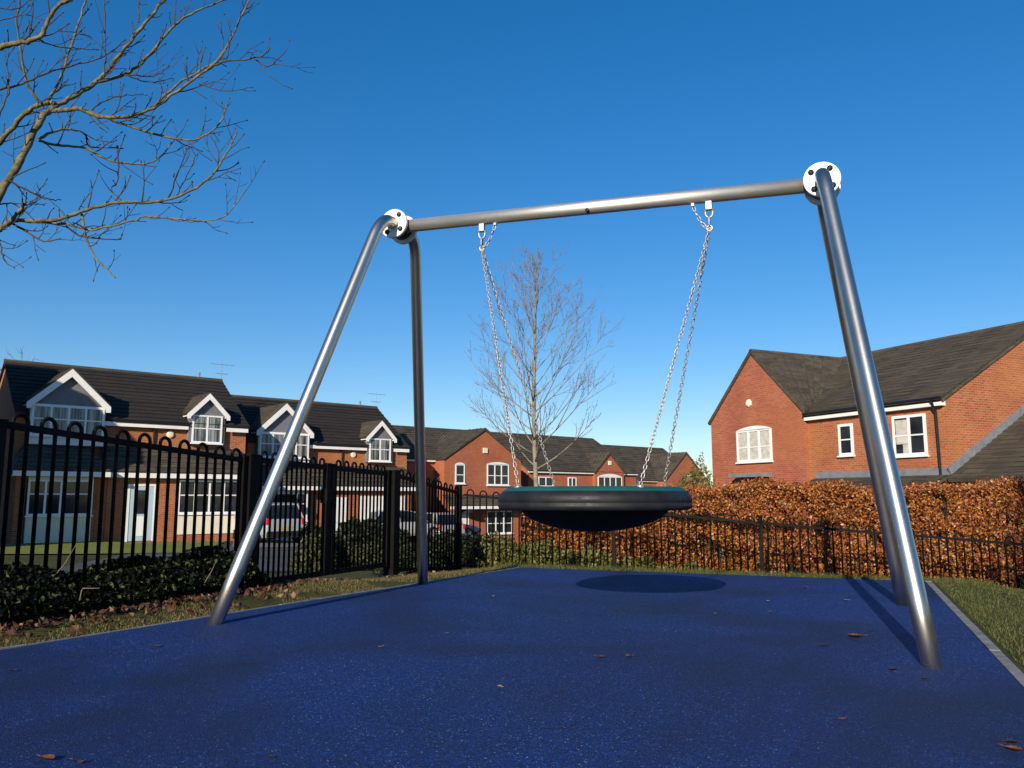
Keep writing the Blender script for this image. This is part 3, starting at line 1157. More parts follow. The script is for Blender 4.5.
def row_house(name, loc_, variant):
    L, D, ze, zr = 8.69, 6.6, 4.74, 7.08
    rt = empty(name, loc_, HROW)
    br = M['brick']
    m = MB()
    m.prism([(0, 0, -0.6), (0, D, -0.6), (0, D, ze), (0, D / 2, zr - 0.10), (0, 0, ze)], (L, 0, 0))
    m.build('wall', br, rt)
    m = MB()
    ov = 0.22
    k = (zr - ze) / (D / 2)
    slope(m, (-0.08, -ov, ze - ov * k + 0.1), (L + 0.08, -ov, ze - ov * k + 0.1), (L + 0.08, D / 2, zr + 0.02), (-0.08, D / 2, zr + 0.02))
    slope(m, (-0.08, D + ov, ze - ov * k + 0.1), (L + 0.08, D + ov, ze - ov * k + 0.1), (L + 0.08, D / 2, zr + 0.02), (-0.08, D / 2, zr + 0.02))
    rf = m.build('roof', M['tile_dark'], rt)
    m = MB()
    m.tube([(-0.08, D / 2, zr + 0.0), (L + 0.08, D / 2, zr + 0.0)], 0.11, 8)
    m.build('ridge_tiles', M['tile_brown'], rf)
    # eaves board between the dormers
    m = MB()
    for xa, xb in ((2.9, 6.15), (7.75, L)):
        m = MB()
        m.box(xa, xb, -ov - 0.02, -ov + 0.02, ze - ov * k - 0.14, ze - ov * k + 0.02)
        m.build('fascia', M['white_paint'], rt)
    m = MB()
    for xa, xb in ((3.3, 6.2),):
        m.tube([(xa, -0.25, ze - 0.11), (xb, -0.25, ze - 0.11)], 0.045, 8)
    m.tube([(4.85, -0.22, ze - 0.12), (4.85, -0.07, ze - 0.35), (4.85, -0.06, 3.6)], 0.035, 8)
    m.box(4.77, 4.93, -0.18, -0.02, ze - 0.36, ze - 0.2)
    m.build('downpipe', M['black_plastic'], rt)
    # dormers
    dm = front_gable(rt, 0.22, 3.05, -0.30, 2.6, 5.22, 6.52, 3.6, 'tile_brown', 'slate_grey', board=0.24)
    m = MB()
    m.box(0.36, 2.91, -0.36, -0.305, 3.62, 5.12)
    m.build('dormer_panel', M['white_paint'], dm)
    window(rt, 0.40, 2.87, 3.94, 5.08, -0.36, 4, 0.55, pane='pane_mid')
    dm = front_gable(rt, 6.05, 7.80, -0.20, 2.2, 5.17, 6.02, 3.86, 'tile_brown', 'slate_grey', board=0.2)
    window(rt, 6.30, 7.55, 3.92, 5.08, -0.21, 2, 0.52, pane='pane_mid')
    # alarm box
    m = MB()
    m.lathe([(0.0, 0.0), (0.15, 0.0), (0.15, 0.05), (0.10, 0.08), (0.0, 0.085)], (5.5, -0.002, 4.22), (0, -1, 0), 16)
    m.build('alarm_box', M['cream'], rt, smooth=False)
    # ground floor projection with a lean-to roof
    yg = -1.0
    m = MB()
    xs = 3.0
    m.box(xs, 8.35, yg, -0.003, -0.6, 2.6)
    m.box(-0.08, 0.24, -1.3, -0.003, -0.6, 2.6)
    m.box(0.24, xs - 0.003, -0.95, -0.003, -0.6, 2.6)
    m.build('porch_wall', br, rt)
    m = MB()
    slope(m, (xs - 0.1, yg - 0.28, 2.62), (8.5, yg - 0.28, 2.62), (8.5, 0, 3.66), (xs - 0.1, 0, 3.66))
    slope(m, (-0.25, -1.62, 2.62), (xs - 0.1, -1.62, 2.62), (xs - 0.5, 0, 3.70), (0.35, 0, 3.70))
    m.prism([(-0.25, -1.62, 2.62), (0.35, 0, 3.70), (-0.25, 0, 2.62)], (0, 0, -0.07))
    m.build('porch_roof', M['tile_brown'], rt)
    m = MB()
    m.box(xs - 0.06, 8.5, yg - 0.30, yg - 0.26, 2.42, 2.60)
    m.box(xs - 0.06, 8.5, yg - 0.259, yg - 0.003, 2.42, 2.45)
    m.box(-0.25, xs - 0.08, -1.64, -1.60, 2.42, 2.60)
    m.box(-0.25, xs - 0.08, -1.599, -0.955, 2.42, 2.45)
    m.build('porch_fascia', M['white_paint'], rt)
    # bay with its window
    m = MB()
    m.box(0.30, 2.42, -1.36, -0.956, 0.05, 1.00)
    m.build('bay_panel', M['cream'], rt)
    m = MB()
    m.box(0.30, 2.42, -1.36, -0.956, 2.30, 2.41)
    m.build('bay_header', M['cream'], rt)
    window(rt, 0.30, 2.42, 1.03, 2.30, -1.33, 4, 0.6)
    # front door
    if variant == 0:
        m = MB()
        m.box(3.72, 3.80, yg - 0.05, yg + 0.02, 0.0, 2.18)
        m.box(4.70, 4.78, yg - 0.05, yg + 0.02, 0.0, 2.18)
        m.box(3.80, 4.70, yg - 0.05, yg + 0.02, 2.10, 2.18)
        m.build('door_frame', M['upvc'], rt)
        m = MB()
        m.box(3.80, 4.70, yg - 0.03, yg + 0.015, 0.02, 2.10)
        dr = m.build('door', M['door_shade_tint'], rt)
        m = MB()
        m.box(3.98, 4.46, yg - 0.045, yg - 0.032, 1.05, 1.95)
        m.build('door_pane', M['pane'], dr)
        m = MB()
        m.box(3.98, 4.46, yg - 0.045, yg - 0.032, 0.2, 0.95)
        m.build('letter_panel', M['upvc'], dr)
        window(rt, 5.62, 8.10, 1.03, 2.36, yg, 4, 0.55)
        m = MB()
        m.box(5.62, 8.10, yg - 0.04, yg - 0.003, 0.22, 0.96)
        m.build('window_panel', M['cream'], rt)
    else:
        m = MB()
        m.box(3.80, 4.70, yg - 0.03, yg + 0.015, 0.02, 2.10)
        dr = m.build('door', M['upvc'], rt)
        m = MB()
        m.box(5.30, 7.95, yg - 0.04, yg + 0.015, 0.02, 2.15)
        for i in range(1, 9):
            m.box(5.36, 7.89, yg - 0.052, yg - 0.041, 0.02 + i * 0.235, 0.02 + i * 0.235 + 0.19)
        m.build('garage_door', M['white_paint'], rt)
    # aerial on the ridge end
    m = MB()
    xa = L + 0.12
    m.tube([(xa, D / 2 + 0.2, zr), (xa, D / 2 + 0.2, zr + 0.95)], 0.015, 6)
    for zz, l0 in ((0.82, 0.5), (0.38, 0.25)):
        m.tube([(xa - l0, D / 2 + 0.2, zr + zz), (xa + l0 * 1.2, D / 2 + 0.2, zr + zz)], 0.009, 5)
        for j in range(5):
            xx = xa - l0 + j * l0 * 0.5
            m.tube([(xx, D / 2 + 0.05, zr + zz), (xx, D / 2 + 0.35, zr + zz)], 0.006, 4)
    m.build('aerial', M['galv'], rt)
    m = MB()
    m.tube([(L - 1.0, D / 2, zr), (L - 1.0, D / 2, zr + 0.32)], 0.06, 8)
    m.build('vent_pipe', M['lead'], rt)
    return rt


def row_loc(px, Y, Lx, z):
    """place the row house so that its right front corner stands at that pixel column"""
    c = at(px, 500, Y)
    d = Vector((math.cos(HROW), math.sin(HROW), 0)) * Lx
    return (c.x - d.x, c.y - d.y, z)


h1 = row_house('brick_house', row_loc(243, 36.0, 8.69, -0.9), 0)
tag(h1, 'orange brick house with two white gabled dormers and a front door coloured pale blue for its shade', 'house', 'houses across the road')
h2 = row_house('brick_house', row_loc(406, 44.0, 8.69, -1.31), 1)
tag(h2, 'orange brick house with a white garage door, seen between the left steel legs', 'house', 'houses across the road')


def gable_house(name, loc_, mx0, mx1, zg, apex, ridge, wing=5.7, proj=1.0, half=4.2, ze=5.07, brickm='brick_far', rz=HROW, lower=True, windows=True):
    """main block along x with a gabled wing at the front (wing from x=0..wing at y=0)"""
    rt = empty(name, loc_, rz)
    m = MB()
    m.prism([(mx0, proj, -0.8), (mx0, proj + 2 * half, -0.8), (mx0, proj + 2 * half, ze), (mx0, proj + half, ridge - 0.1), (mx0, proj, ze)], (mx1 - mx0, 0, 0))
    m.build('wall', M[brickm], rt)
    m = MB()
    m.prism([(0, 0, -0.8), (wing, 0, -0.8), (wing, 0, ze), (wing / 2, 0, apex - 0.08), (0, 0, ze)], (0, proj + half * 0.6, 0))
    m.build('gable_wall', M[brickm], rt)
    m = MB()
    ov = 0.25
    k = (ridge - ze) / half
    for s in (0, 1):
        yy = proj - ov if s == 0 else proj + 2 * half + ov
        slope(m, (mx0 - 0.1, yy, ze - ov * k + 0.08), (mx1 + 0.1, yy, ze - ov * k + 0.08), (mx1 + 0.1, proj + half, ridge), (mx0 - 0.1, proj + half, ridge))
    yb = proj + half * min(1.0, (apex - ze) / (ridge - ze)) - 0.05
    kk = (apex - ze) / (wing / 2)
    e = 0.15
    slope(m, (-e, -0.1, ze - e * kk + 0.05), (wing / 2, -0.1, apex + 0.03), (wing / 2, yb, apex + 0.03), (-e, yb * 0.55, ze - e * kk + 0.05))
    slope(m, (wing + e, -0.1, ze - e * kk + 0.05), (wing / 2, -0.1, apex + 0.03), (wing / 2, yb, apex + 0.03), (wing + e, yb * 0.55, ze - e * kk + 0.05))
    m.build('roof', M['tile_brown'], rt)
    for xa, xb in ((mx0, -0.05), (wing + 0.05, mx1)):
        if xb - xa > 0.4:
            m = MB()
            m.box(xa, xb, proj - 0.2, proj - 0.003, ze - 0.22, ze - 0.06)
            m.build('fascia', M['white_paint'], rt)
    return rt


# third house: gable facing the play area
g3 = at(444, 500, 47.14)
h3 = gable_house('brick_house', (g3.x, g3.y, -2.05), -6.5, 6.2, 0, 6.85, 7.25)
tag(h3, 'red brick house with broad plain gable, left of the bare young tree', 'house', 'houses across the road')
window(h3, 3.06, 4.72, 3.55, 4.80, 0, 3, 0.45, arch=0.12)
window(h3, 0.75, 1.42, 3.62, 4.72, 0, 1, 0.45, arch=0.10)
window(h3, 3.05, 5.00, 0.72, 2.05, 0, 3, 0.45)
m = MB()
slope(m, (-0.1, -0.75, 2.36), (5.8, -0.75, 2.36), (5.8, 0, 3.0), (-0.1, 0, 3.0), 0.06)
m.build('porch_roof', M['tile_brown'], h3)
m = MB()
m.box(-0.1, 5.8, -0.79, -0.752, 2.18, 2.34)
m.build('porch_fascia', M['white_paint'], h3)
m = MB()
m.box(1.1, 1.75, -0.04, 0.01, 0.0, 1.95)
m.build('door', M['upvc'], h3)
m = MB()
m.lathe([(0.0, 0.0), (0.55, 0.0), (0.42, 0.28), (0.0, 0.42)], (1.42, -0.3, 1.98), (0, 0, 1), 16)
m.build('door_canopy', M['black_plastic'], h3)
m = MB()
m.box(2.75, 3.05, -0.09, -0.003, 5.42, 5.72)
m.build('alarm_box', M['cream'], h3)
window(h3, -2.9, -1.9, 3.6, 4.7, 1.0, 2, 0.5)

# fourth house, beyond the tree
g4 = at(595.5, 500, 59.2)
h4 = gable_house('brick_house', (g4.x, g4.y, -2.45), -6.1, 4.6, 0, 6.45, 7.9, wing=3.0, proj=0.25, half=4.6, ze=5.1)
tag(h4, 'red brick house behind the bare young tree, with a small gable and wide arched window', 'house', 'houses across the road')
window(h4, 0.25, 2.75, 3.15, 4.72, 0, 4, 0.0, arch=0.2)
window(h4, -5.2, -3.85, 3.4, 4.62, 0.25, 2, 0.5)
window(h4, -2.45, -1.65, 3.4, 4.62, 0.25, 2, 0.5)
m = MB()
m.box(1.35, 1.62, -0.09, -0.003, 5.55, 5.85)
m.build('alarm_box', M['cream'], h4)
m = MB()
prof = [(0.0, 0.0), (0.2, 0.03), (0.38, 0.11), (0.40, 0.11), (0.2, 0.01), (0.0, -0.02)]
m.lathe(prof, (4.0, -0.35, 4.2), (0.4, -0.8, 0.35), 20)
m.tube([(4.0, -0.3, 4.2), (4.0, 0.26, 4.0)], 0.03, 6)
m.tube([(4.0, -0.35, 4.1), (4.2, -0.8, 4.2)], 0.02, 6)
m.build('satellite_dish', M['lead'], h4)

# fifth house, furthest
g5 = at(666, 500, 70.2)
h5 = gable_house('brick_house', (g5.x, g5.y, -2.7), -9.5, 6.0, 0, 7.35, 8.1, wing=5.6, proj=1.0, half=4.3, ze=5.0)
tag(h5, 'farthest brick house with a plain red gable, just above the right of the swing seat', 'house', 'houses across the road')
m = MB()
m.box(2.9, 3.25, -0.09, -0.003, 5.0, 5.4)
m.build('alarm_box', M['cream'], h5)

# right hand house
K = at(953, 500, 25.0)
HR = math.atan2(-0.909, 0.417)
hr = empty('brick_house', (K.x, K.y, -1.5), HR)
tag(hr, 'large red brick house behind the copper hedge on the right, with gable and white windows', 'house')
ZE, ZRG = 5.27, 8.10
m = MB()
m.prism([(0, 0, -0.6), (0, 10.0, -0.6), (0, 10.0, ZE), (0, 5.0, ZRG - 0.08), (0, 0, ZE)], (-11.2, 0, 0))
m.build('wall', M['brick'], hr)
m = MB()
WX0, WX1, WY = -11.05, -5.70, -0.15
wm = (WX0 + WX1) / 2
WZE, WZA = 5.42, 8.02
m.prism([(WX0, WY, -0.6), (WX1, WY, -0.6), (WX1, WY, WZE), (wm, WY, WZA - 0.06), (WX0, WY, WZE)], (0, 0.5, 0))
m.build('gable_wall', M['brick_red'], hr)
m = MB()
kR = (ZRG - ZE) / 5.0
ov = 0.25
slope(m, (WX1 + 0.03, -ov, ZE - ov * kR + 0.1), (0.07, -ov, ZE - ov * kR + 0.1), (0.07, 5.0, ZRG + 0.02), (WX1 + 0.03, 5.0, ZRG + 0.02))
slope(m, (-7.8, 0.06, ZE + 0.06 * kR + 0.1), (WX1 + 0.028, 0.06, ZE + 0.06 * kR + 0.1), (WX1 + 0.028, 5.0, ZRG + 0.015), (-7.8, 5.0, ZRG + 0.015))
slope(m, (-11.0, 1.2, ZE + 1.2 * kR + 0.05), (-7.802, 1.2, ZE + 1.2 * kR + 0.05), (-7.802, 5.0, ZRG + 0.012), (-11.0, 5.0, ZRG + 0.012))
slope(m, (-11.3, 10 + ov, ZE - ov * kR + 0.1), (0.07, 10 + ov, ZE - ov * kR + 0.1), (0.07, 5.0, ZRG + 0.02), (-11.3, 5.0, ZRG + 0.02))
rf = m.build('roof', M['tile_brown'], hr)
m = MB()
kw = (WZA - WZE) / ((WX1 - WX0) / 2)
e = 0.12
yv = 4.75
slope(m, (WX0 - e, WY - 0.07, WZE - e * kw + 0.06), (wm, WY - 0.07, WZA + 0.03), (wm, yv, WZA + 0.03), (WX0 - e, 0.6, WZE - e * kw + 0.06))
slope(m, (WX1 + e, WY - 0.07, WZE - e * kw + 0.06), (wm, WY - 0.07, WZA + 0.03), (wm, yv, WZA + 0.03), (WX1 + e, 0.45, WZE - e * kw + 0.06))
m.build('gable_roof', M['tile_brown'], hr)
m = MB()
m.tube([(-11.2, 5.0, ZRG + 0.02), (0.07, 5.0, ZRG + 0.02)], 0.1, 8)
m.tube([(wm, WY - 0.06, WZA + 0.02), (wm, yv, WZA + 0.02)], 0.09, 8)
m.build('ridge_tiles', M['tile_brown'], rf)
m = MB()
m.box(WX1 + 0.03, -0.02, -0.2, -0.004, ZE - 0.24, ZE - 0.07)
m.build('fascia', M['white_paint'], hr)
m = MB()
m.tube([(WX1 + 0.1, -0.30, ZE - 0.02), (0.05, -0.30, ZE - 0.02)], 0.055, 8)
m.build('gutter', M['black_plastic'], hr)
m = MB()
m.tube([(-0.30, -0.30, ZE - 0.04), (-0.30, -0.1, ZE - 0.42), (-0.30, -0.07, 3.0), (-0.30, -0.07, 0)], 0.04, 8)
m.build('downpipe', M['black_plastic'], hr)
window(hr, -9.42, -7.42, 3.66, 4.92, WY, 3, 0.45, arch=0.14, fw=0.085, pane='blind')
window(hr, -4.25, -3.62, 3.70, 4.78, 0, 1, 0.5, fw=0.085)
wR = window(hr, -1.98, -0.74, 3.57, 4.86, 0, 2, 0.5, fw=0.085)
m = MB()
m.box(-1.86, -1.42, -0.030, -0.0235, 3.95, 4.72)
m.box(-1.62, -1.40, -0.030, -0.0235, 3.66, 3.94)
m.build('curtain', M['blind'], wR)
# brick arches over / aprons under the windows read as soldier courses
m = MB()
m.box(-9.5, -7.34, WY - 0.012, WY + 0.05, 5.10, 5.34)
m.build('soldier_course', M['brick_red'], hr)
m = MB()
m.box(-2.05, -0.68, -0.012, 0.05, 3.22, 3.50)
m.build('soldier_course', M['brick_red'], hr)
m = MB()
m.lathe([(0.0, 0.0), (0.16, 0.0), (0.16, 0.05), (0.11, 0.09), (0.0, 0.1)], (-8.62, WY - 0.002, 5.98), (0, -1, 0), 7)
m.build('alarm_box', M['cream'], hr)
# low lean-to roofs, lead flashings and the garage
m = MB()
slope(m, (-5.4, -1.3, 2.45), (-0.02, -1.3, 2.45), (-0.02, 0, 2.95), (-5.4, 0, 2.95))
m.build('porch_roof', M['tile_brown'], hr)
m = MB()
m.box(-5.35, -0.02, -0.05, -0.003, 2.93, 3.16)
m.build('flashing', M['lead'], hr)
m = MB()
m.box(-9.3, -7.5, WY - 0.6, WY - 0.003, 3.05, 3.19)
m.build('bay_roof', M['lead'], hr)
m = MB()
m.bar((0.03, -0.1, 3.05), (0.03, 5.0, 3.05 + 5.0 * 0.56), 0.05, 0.24)
m.build('flashing', M['lead'], hr)
m = MB()
m.prism([(0.06, 0.0, -0.6), (0.06, 9.6, -0.6), (0.06, 9.6, 2.85), (0.06, 4.8, 5.45), (0.06, 0, 2.85)], (6.5, 0, 0))
m.build('garage_wall', M['brick'], hr)
m = MB()
slope(m, (0.06, -0.25, 2.80), (6.6, -0.25, 2.80), (6.6, 4.8, 5.62), (0.06, 4.8, 5.62))
slope(m, (0.06, 9.85, 2.80), (6.6, 9.85, 2.80), (6.6, 4.8, 5.62), (0.06, 4.8, 5.62))
m.build('garage_roof', M['tile_brown'], hr)

# a neighbouring house out to the left, whose shadow falls on the first house
hn = gable_house('brick_house', (-22.03, 20.0, -0.6), -6, 5.0, 0, 8.9, 9.2, ze=6.05, half=4.2, proj=0.6)
tag(hn, 'brick house left of the row, its gable shading the nearest row house', 'house', 'houses across the road')

# ------------------------------------------------------------------ setting sheets beyond the fence
patch('road', [(-7.5, 12.5), (-0.8, 13.5), (-3.2, 41), (-10.5, 33)], M['asphalt'], 0.02)
patch('driveway', [(-9.8, 29.5), (-5.0, 31), (-10.2, 41), (-12.6, 38.4)], M['block_paving'], 0.035)
patch('lawn', [(-19, 21), (-9.0, 23), (-11.4, 33.6), (-19, 29.2)], M['lawn'], 0.04)

# ------------------------------------------------------------------ cars
def loft(sections, m, mi=0, cap=True):
    """sections: list of equal length closed loops"""
    n = len(sections[0])
    vs = [p for s in sections for p in s]
    fs = []
    for i in range(len(sections) - 1):
        for j in range(n):
            j2 = (j + 1) % n
            fs.append((i * n + j, i * n + j2, (i + 1) * n + j2, (i + 1) * n + j))
    if cap:
        fs.append(tuple(range(n - 1, -1, -1)))
        fs.append(tuple((len(sections) - 1) * n + j for j in range(n)))
    m.add(vs, fs, mi)


def car(loc_, fwd, paint, label, h=1.52, L=4.1, W=1.76):
    rz = math.atan2(fwd[1], fwd[0])
    rt = empty('parked_car', loc_, rz)
    tag(rt, label, 'car', 'cars parked by the houses')
    w = W / 2
    belt = h * 0.60

    def sec(x, z0, z1, ww, tum=0.0):
        # rounded body cross section, x along the car
        return [Vector((x, y, z)) for y, z in ((-ww * 0.92, z0), (ww * 0.92, z0), (ww, z0 + 0.14), (ww * 1.0, (z0 + z1) / 2), (ww * (0.96 - tum), z1 - 0.05),
                                              (ww * (0.88 - tum), z1), (-ww * (0.88 - tum), z1), (-ww * (0.96 - tum), z1 - 0.05), (-ww, (z0 + z1) / 2), (-ww, z0 + 0.14))]
    m = MB()
    x0 = 0.0
    loft([sec(x0, 0.34, belt - 0.06, w * 0.86), sec(x0 + 0.10, 0.24, belt, w * 0.96), sec(0.6, 0.2, belt + 0.02, w), sec(2.2, 0.2, belt, w),
          sec(L - 1.1, 0.2, belt - 0.05, w * 0.99), sec(L - 0.35, 0.22, belt - 0.2, w * 0.93), sec(L, 0.32, belt - 0.38, w * 0.78)], m)
    # roof
    def cab(x, zt, k):
        return [Vector((x, -w * k, zt - 0.05)), Vector((x, -w * k * 0.9, zt)), Vector((x, w * k * 0.9, zt)), Vector((x, w * k, zt - 0.05))]
    loft([cab(0.42, h - 0.05, 0.74), cab(0.9, h, 0.78), cab(1.9, h - 0.01, 0.78), cab(2.35, h - 0.09, 0.74)], m)
    # pillars
    for sy in (-1, 1):
        for a, b in (((0.16, w * 0.90, belt), (0.46, w * 0.74, h - 0.06)), ((1.45, w * 0.93, belt), (1.42, w * 0.78, h - 0.04)), ((2.95, w * 0.92, belt - 0.03), (2.34, w * 0.74, h - 0.10)),
                     ((0.62, w * 0.92, belt), (0.72, w * 0.78, h - 0.05))):
            m.bar((a[0], a[1] * sy, a[2]), (b[0], b[1] * sy, b[2]), 0.05, 0.085, up=(1, 0, 0))
    m.build('body', M[paint], rt, smooth=False, bevel=0.02)
    g = MB()
    wl = 0.90
    loft([[Vector((0.14, -w * 0.84, belt - 0.03)), Vector((0.14, w * 0.84, belt - 0.03)), Vector((0.44, w * 0.70, h - 0.06)), Vector((0.44, -w * 0.70, h - 0.06))],
          [Vector((1.4, -w * wl, belt - 0.03)), Vector((1.4, w * wl, belt - 0.03)), Vector((1.4, w * 0.76, h - 0.055)), Vector((1.4, -w * 0.76, h - 0.055))],
          [Vector((2.95, -w * 0.86, belt - 0.06)), Vector((2.95, w * 0.86, belt - 0.06)), Vector((2.3, w * 0.70, h - 0.115)), Vector((2.3, -w * 0.70, h - 0.115))]], g)
    g.build('windows', M['car_glass'], rt)
    for sy in (-1, 1):
        m = MB()
        m.box(-0.005, 0.10, min(sy * w * 0.74, sy * w * 0.92), max(sy * w * 0.74, sy * w * 0.92), belt - 0.22, belt + 0.03)
        m.build('tail_light', M['tail'], rt, bevel=0.012)
        m = MB()
        m.box(2.5, 2.72, min(sy * w * 0.98, sy * (w + 0.16)), max(sy * w * 0.98, sy * (w + 0.16)), belt - 0.02, belt + 0.13)
        m.build('wing_mirror', M[paint], rt, bevel=0.03)
        for xx in (0.72, L - 0.85):
            m = MB()
            y0 = sy * (w - 0.16)
            m.lathe([(0.20, 0.0), (0.30, 0.0), (0.315, 0.03), (0.315, 0.16), (0.30, 0.19), (0.20, 0.19)], (xx, y0, 0.315), (0, sy, 0), 20, closed_prof=True)
            wh = m.build('wheel', M['tyre'], rt, smooth=True)
            m = MB()
            m.lathe([(0.0, 0.15), (0.06, 0.16), (0.08, 0.13), (0.18, 0.15), (0.205, 0.185), (0.205, 0.02), (0.0, 0.02)], (xx, y0, 0.315), (0, sy, 0), 20)
            m.build('rim', M['rim'], wh)
    m = MB()
    m.box(-0.03, 0.14, -w * 0.88, w * 0.88, 0.27, 0.48)
    m.build('bumper', M['tyre'], rt, bevel=0.03)
    m = MB()
    m.box(-0.012, 0.05, -0.26, 0.26, 0.54, 0.65)
    m.build('number_plate', M['plate'], rt)
    return rt


def gp(px, Y):
    c = at(px, 500, Y)
    return (c.x, c.y, gz(c.x, c.y) + 0.03)


BK = (-0.643, 0.766)
car(gp(287, 33.0), BK, 'car_white', 'white hatchback with red tail lamps parked behind the gate', h=1.58)
car(gp(453, 42.5), BK, 'car_silver', 'silver estate car with dark rear window, by the rear fence corner', h=1.52)
car(gp(407, 45.5), (0.9, 0.43), 'car_blue', 'dark blue car seen behind the rear left steel leg', h=1.42)
car(gp(366, 41.0), (0.85, 0.52), 'car_silver', 'pale silver hatchback in front of the white garage door', h=1.46)

# ------------------------------------------------------------------ hedges, shrubs, ivy
def blob_noise(p, s):
    return (np.sin(p[:, 0] * s * 1.0 + 1.3) * np.sin(p[:, 1] * s * 1.27 + 0.4) + np.sin(p[:, 2] * s * 1.6 + p[:, 0] * s * 0.5) +
            0.6 * np.sin(p[:, 0] * s * 2.9 + p[:, 2] * s * 2.3)) / 2.6


# beech hedge behind the rear fence, parallel to it
ha = pxline(502)
hb = pxline(1230)
hd = (hb - ha).normalized()
hn_ = Vector((-hd.y, hd.x, 0))
Lh = (hb - ha).length + 1.5
hedge = empty('beech_hedge', (ha.x + hn_.x * 2.0, ha.y + hn_.y * 2.0, gz(ha.x + hn_.x * 2, ha.y + hn_.y * 2)))
tag(hedge, 'long copper brown beech hedge in dry winter leaf behind the rear fence', 'hedge')


def hedge_top(s):
    # absolute height of the top along the hedge
    t = np.clip(s / 2.2, 0, 1)
    return EYE - 0.16 + 0.31 * t * t * (3 - 2 * t) + 0.05 * np.sin(s * 2.1) + 0.03 * np.sin(s * 5.7 + 1)


def hedge_points(n, depth0, depth1, bias):
    s = RNG.uniform(0, Lh, n)
    top = hedge_top(s)
    bx = ha.x + hd.x * s
    by = ha.y + hd.y * s
    w = depth0 + (depth1 - depth0) * RNG.random(n) ** bias
    base = np.full(n, -0.75)
    v = RNG.random(n) ** 0.85
    z = base + (top - base) * v
    bul = 0.17 * blob_noise(np.stack([s, z, s * 0 + 1], 1), 2.3) + 0.11 * blob_noise(np.stack([s + 9, z, s * 0 + 2], 1), 6.1) + 0.05 * np.sin(s * 11 + z * 13)
    w2 = w + bul + 0.10 * np.maximum(0, v - 0.85) * 5
    # narrow to the left end
    P = np.stack([bx + hn_.x * (1.15 + w2), by + hn_.y * (1.15 + w2), z], 1)
    return P


o = np.array(hedge.location)
nl = 150000
P = hedge_points(nl, 0.0, 0.75, 1.7)
Pt = hedge_points(34000, 0.0, 1.3, 1.0)
tops = hedge_top((Pt[:, 0] - ha.x) * hd.x + (Pt[:, 1] - ha.y) * hd.y)
Pt[:, 2] = tops - 0.12 * RNG.random(len(Pt)) ** 2 + 0.035 * RNG.normal(size=len(Pt))
P = np.concatenate([P, Pt]) - o
keep = (blob_noise(P, 5.0) > -0.52) & (blob_noise(P + 5.7, 11.0) > -0.6)
P = P[keep]
leaf_mesh('foliage', P, 0.040, M['beech'], hedge, N=np.array([[-hn_.x, -hn_.y, 0.5]]), up=-0.3, aspect=0.66)
m = MB()
for i in range(420):
    s = random.uniform(0, Lh)
    q = ha + hd * s + hn_ * random.uniform(1.3, 2.0)
    zt = float(hedge_top(np.array([s]))[0]) - random.uniform(0.02, 0.25)
    p0 = Vector((q.x, q.y, -0.85))
    p1 = Vector((q.x + random.uniform(-0.25, 0.25), q.y + random.uniform(-0.25, 0.25), zt))
    mid = p0.lerp(p1, 0.5) + Vector((random.uniform(-0.08, 0.08), random.uniform(-0.08, 0.08), 0))
    m.tube([p - hedge.location for p in (p0, mid, p1)], [0.018, 0.012, 0.005], 4)
m.build('stems', M['stem'], hedge)


def shrub(name, label, c, rad, mat, n, leaf=0.05, cat='shrub', group=None, nstem=18, lump=2.6):
    """an uneven leafy mound: c base centre, rad = (rx, ry, height)"""
    rt = empty(name, c)
    tag(rt, label, cat, group)
    d = RNG.normal(size=(n, 3))
    d[:, 2] = np.abs(d[:, 2])
    d /= np.linalg.norm(d, axis=1)[:, None]
    r = 0.55 + 0.45 * RNG.random(n) ** 0.5
    bn = blob_noise(d * 2.2 + np.array([c[0], c[1], 0]), lump)
    r = r * (1 + 0.16 * bn)
    P = d * r[:, None] * np.array(rad)
    P = P[blob_noise(P / np.array(rad) + 3.1, 7.0) > -0.55]
    leaf_mesh('foliage', P, leaf, M[mat], rt, up=0.3)
    m = MB()
    for i in range(nstem):
        a = random.uniform(0, 2 * PI)
        t = Vector((math.cos(a) * rad[0] * 0.7, math.sin(a) * rad[1] * 0.7, rad[2] * random.uniform(0.5, 0.9)))
        m.tube([(t.x * 0.1, t.y * 0.1, -0.1), (t.x * 0.5, t.y * 0.5, t.z * 0.6), tuple(t)], [0.014, 0.01, 0.004], 4)
    m.build('stems', M['stem'], rt)
    return rt


# low yellow-green hedge behind the rear fence
lh = empty('low_hedge', (pxline(560).x, pxline(560).y + 0.5, -0.4))
tag(lh, 'low yellow green clipped hedge behind the rear fence, below the swing seat', 'hedge')
n = 26000
s = RNG.uniform(0, 1, n)
pa, pb2 = pxline(474), pxline(780)
dd = pb2 - pa
fn_ = Vector((-dd.y, dd.x, 0)).normalized()
top = 0.22 - 0.55 * s + 0.05 * np.sin(s * 37) + 0.03 * np.sin(s * 91)
v = RNG.random(n)
w = RNG.random(n) ** 1.4 * 0.65
z = -0.62 + (top + 0.62) * v
bul = 0.07 * np.sin(s * 41 + z * 5) + 0.05 * np.sin(s * 83 + z * 11)
rnd = np.maximum(0, v - 0.7) * 0.5
P = np.stack([pa.x + dd.x * s + fn_.x * (0.16 + w + bul + rnd), pa.y + dd.y * s + fn_.y * (0.16 + w + bul + rnd), z], 1)
P = P[blob_noise(P, 6.0) > -0.6]
leaf_mesh('foliage', P - np.array(lh.location), 0.055, M['shrub_lit'], lh, up=0.5)
m = MB()
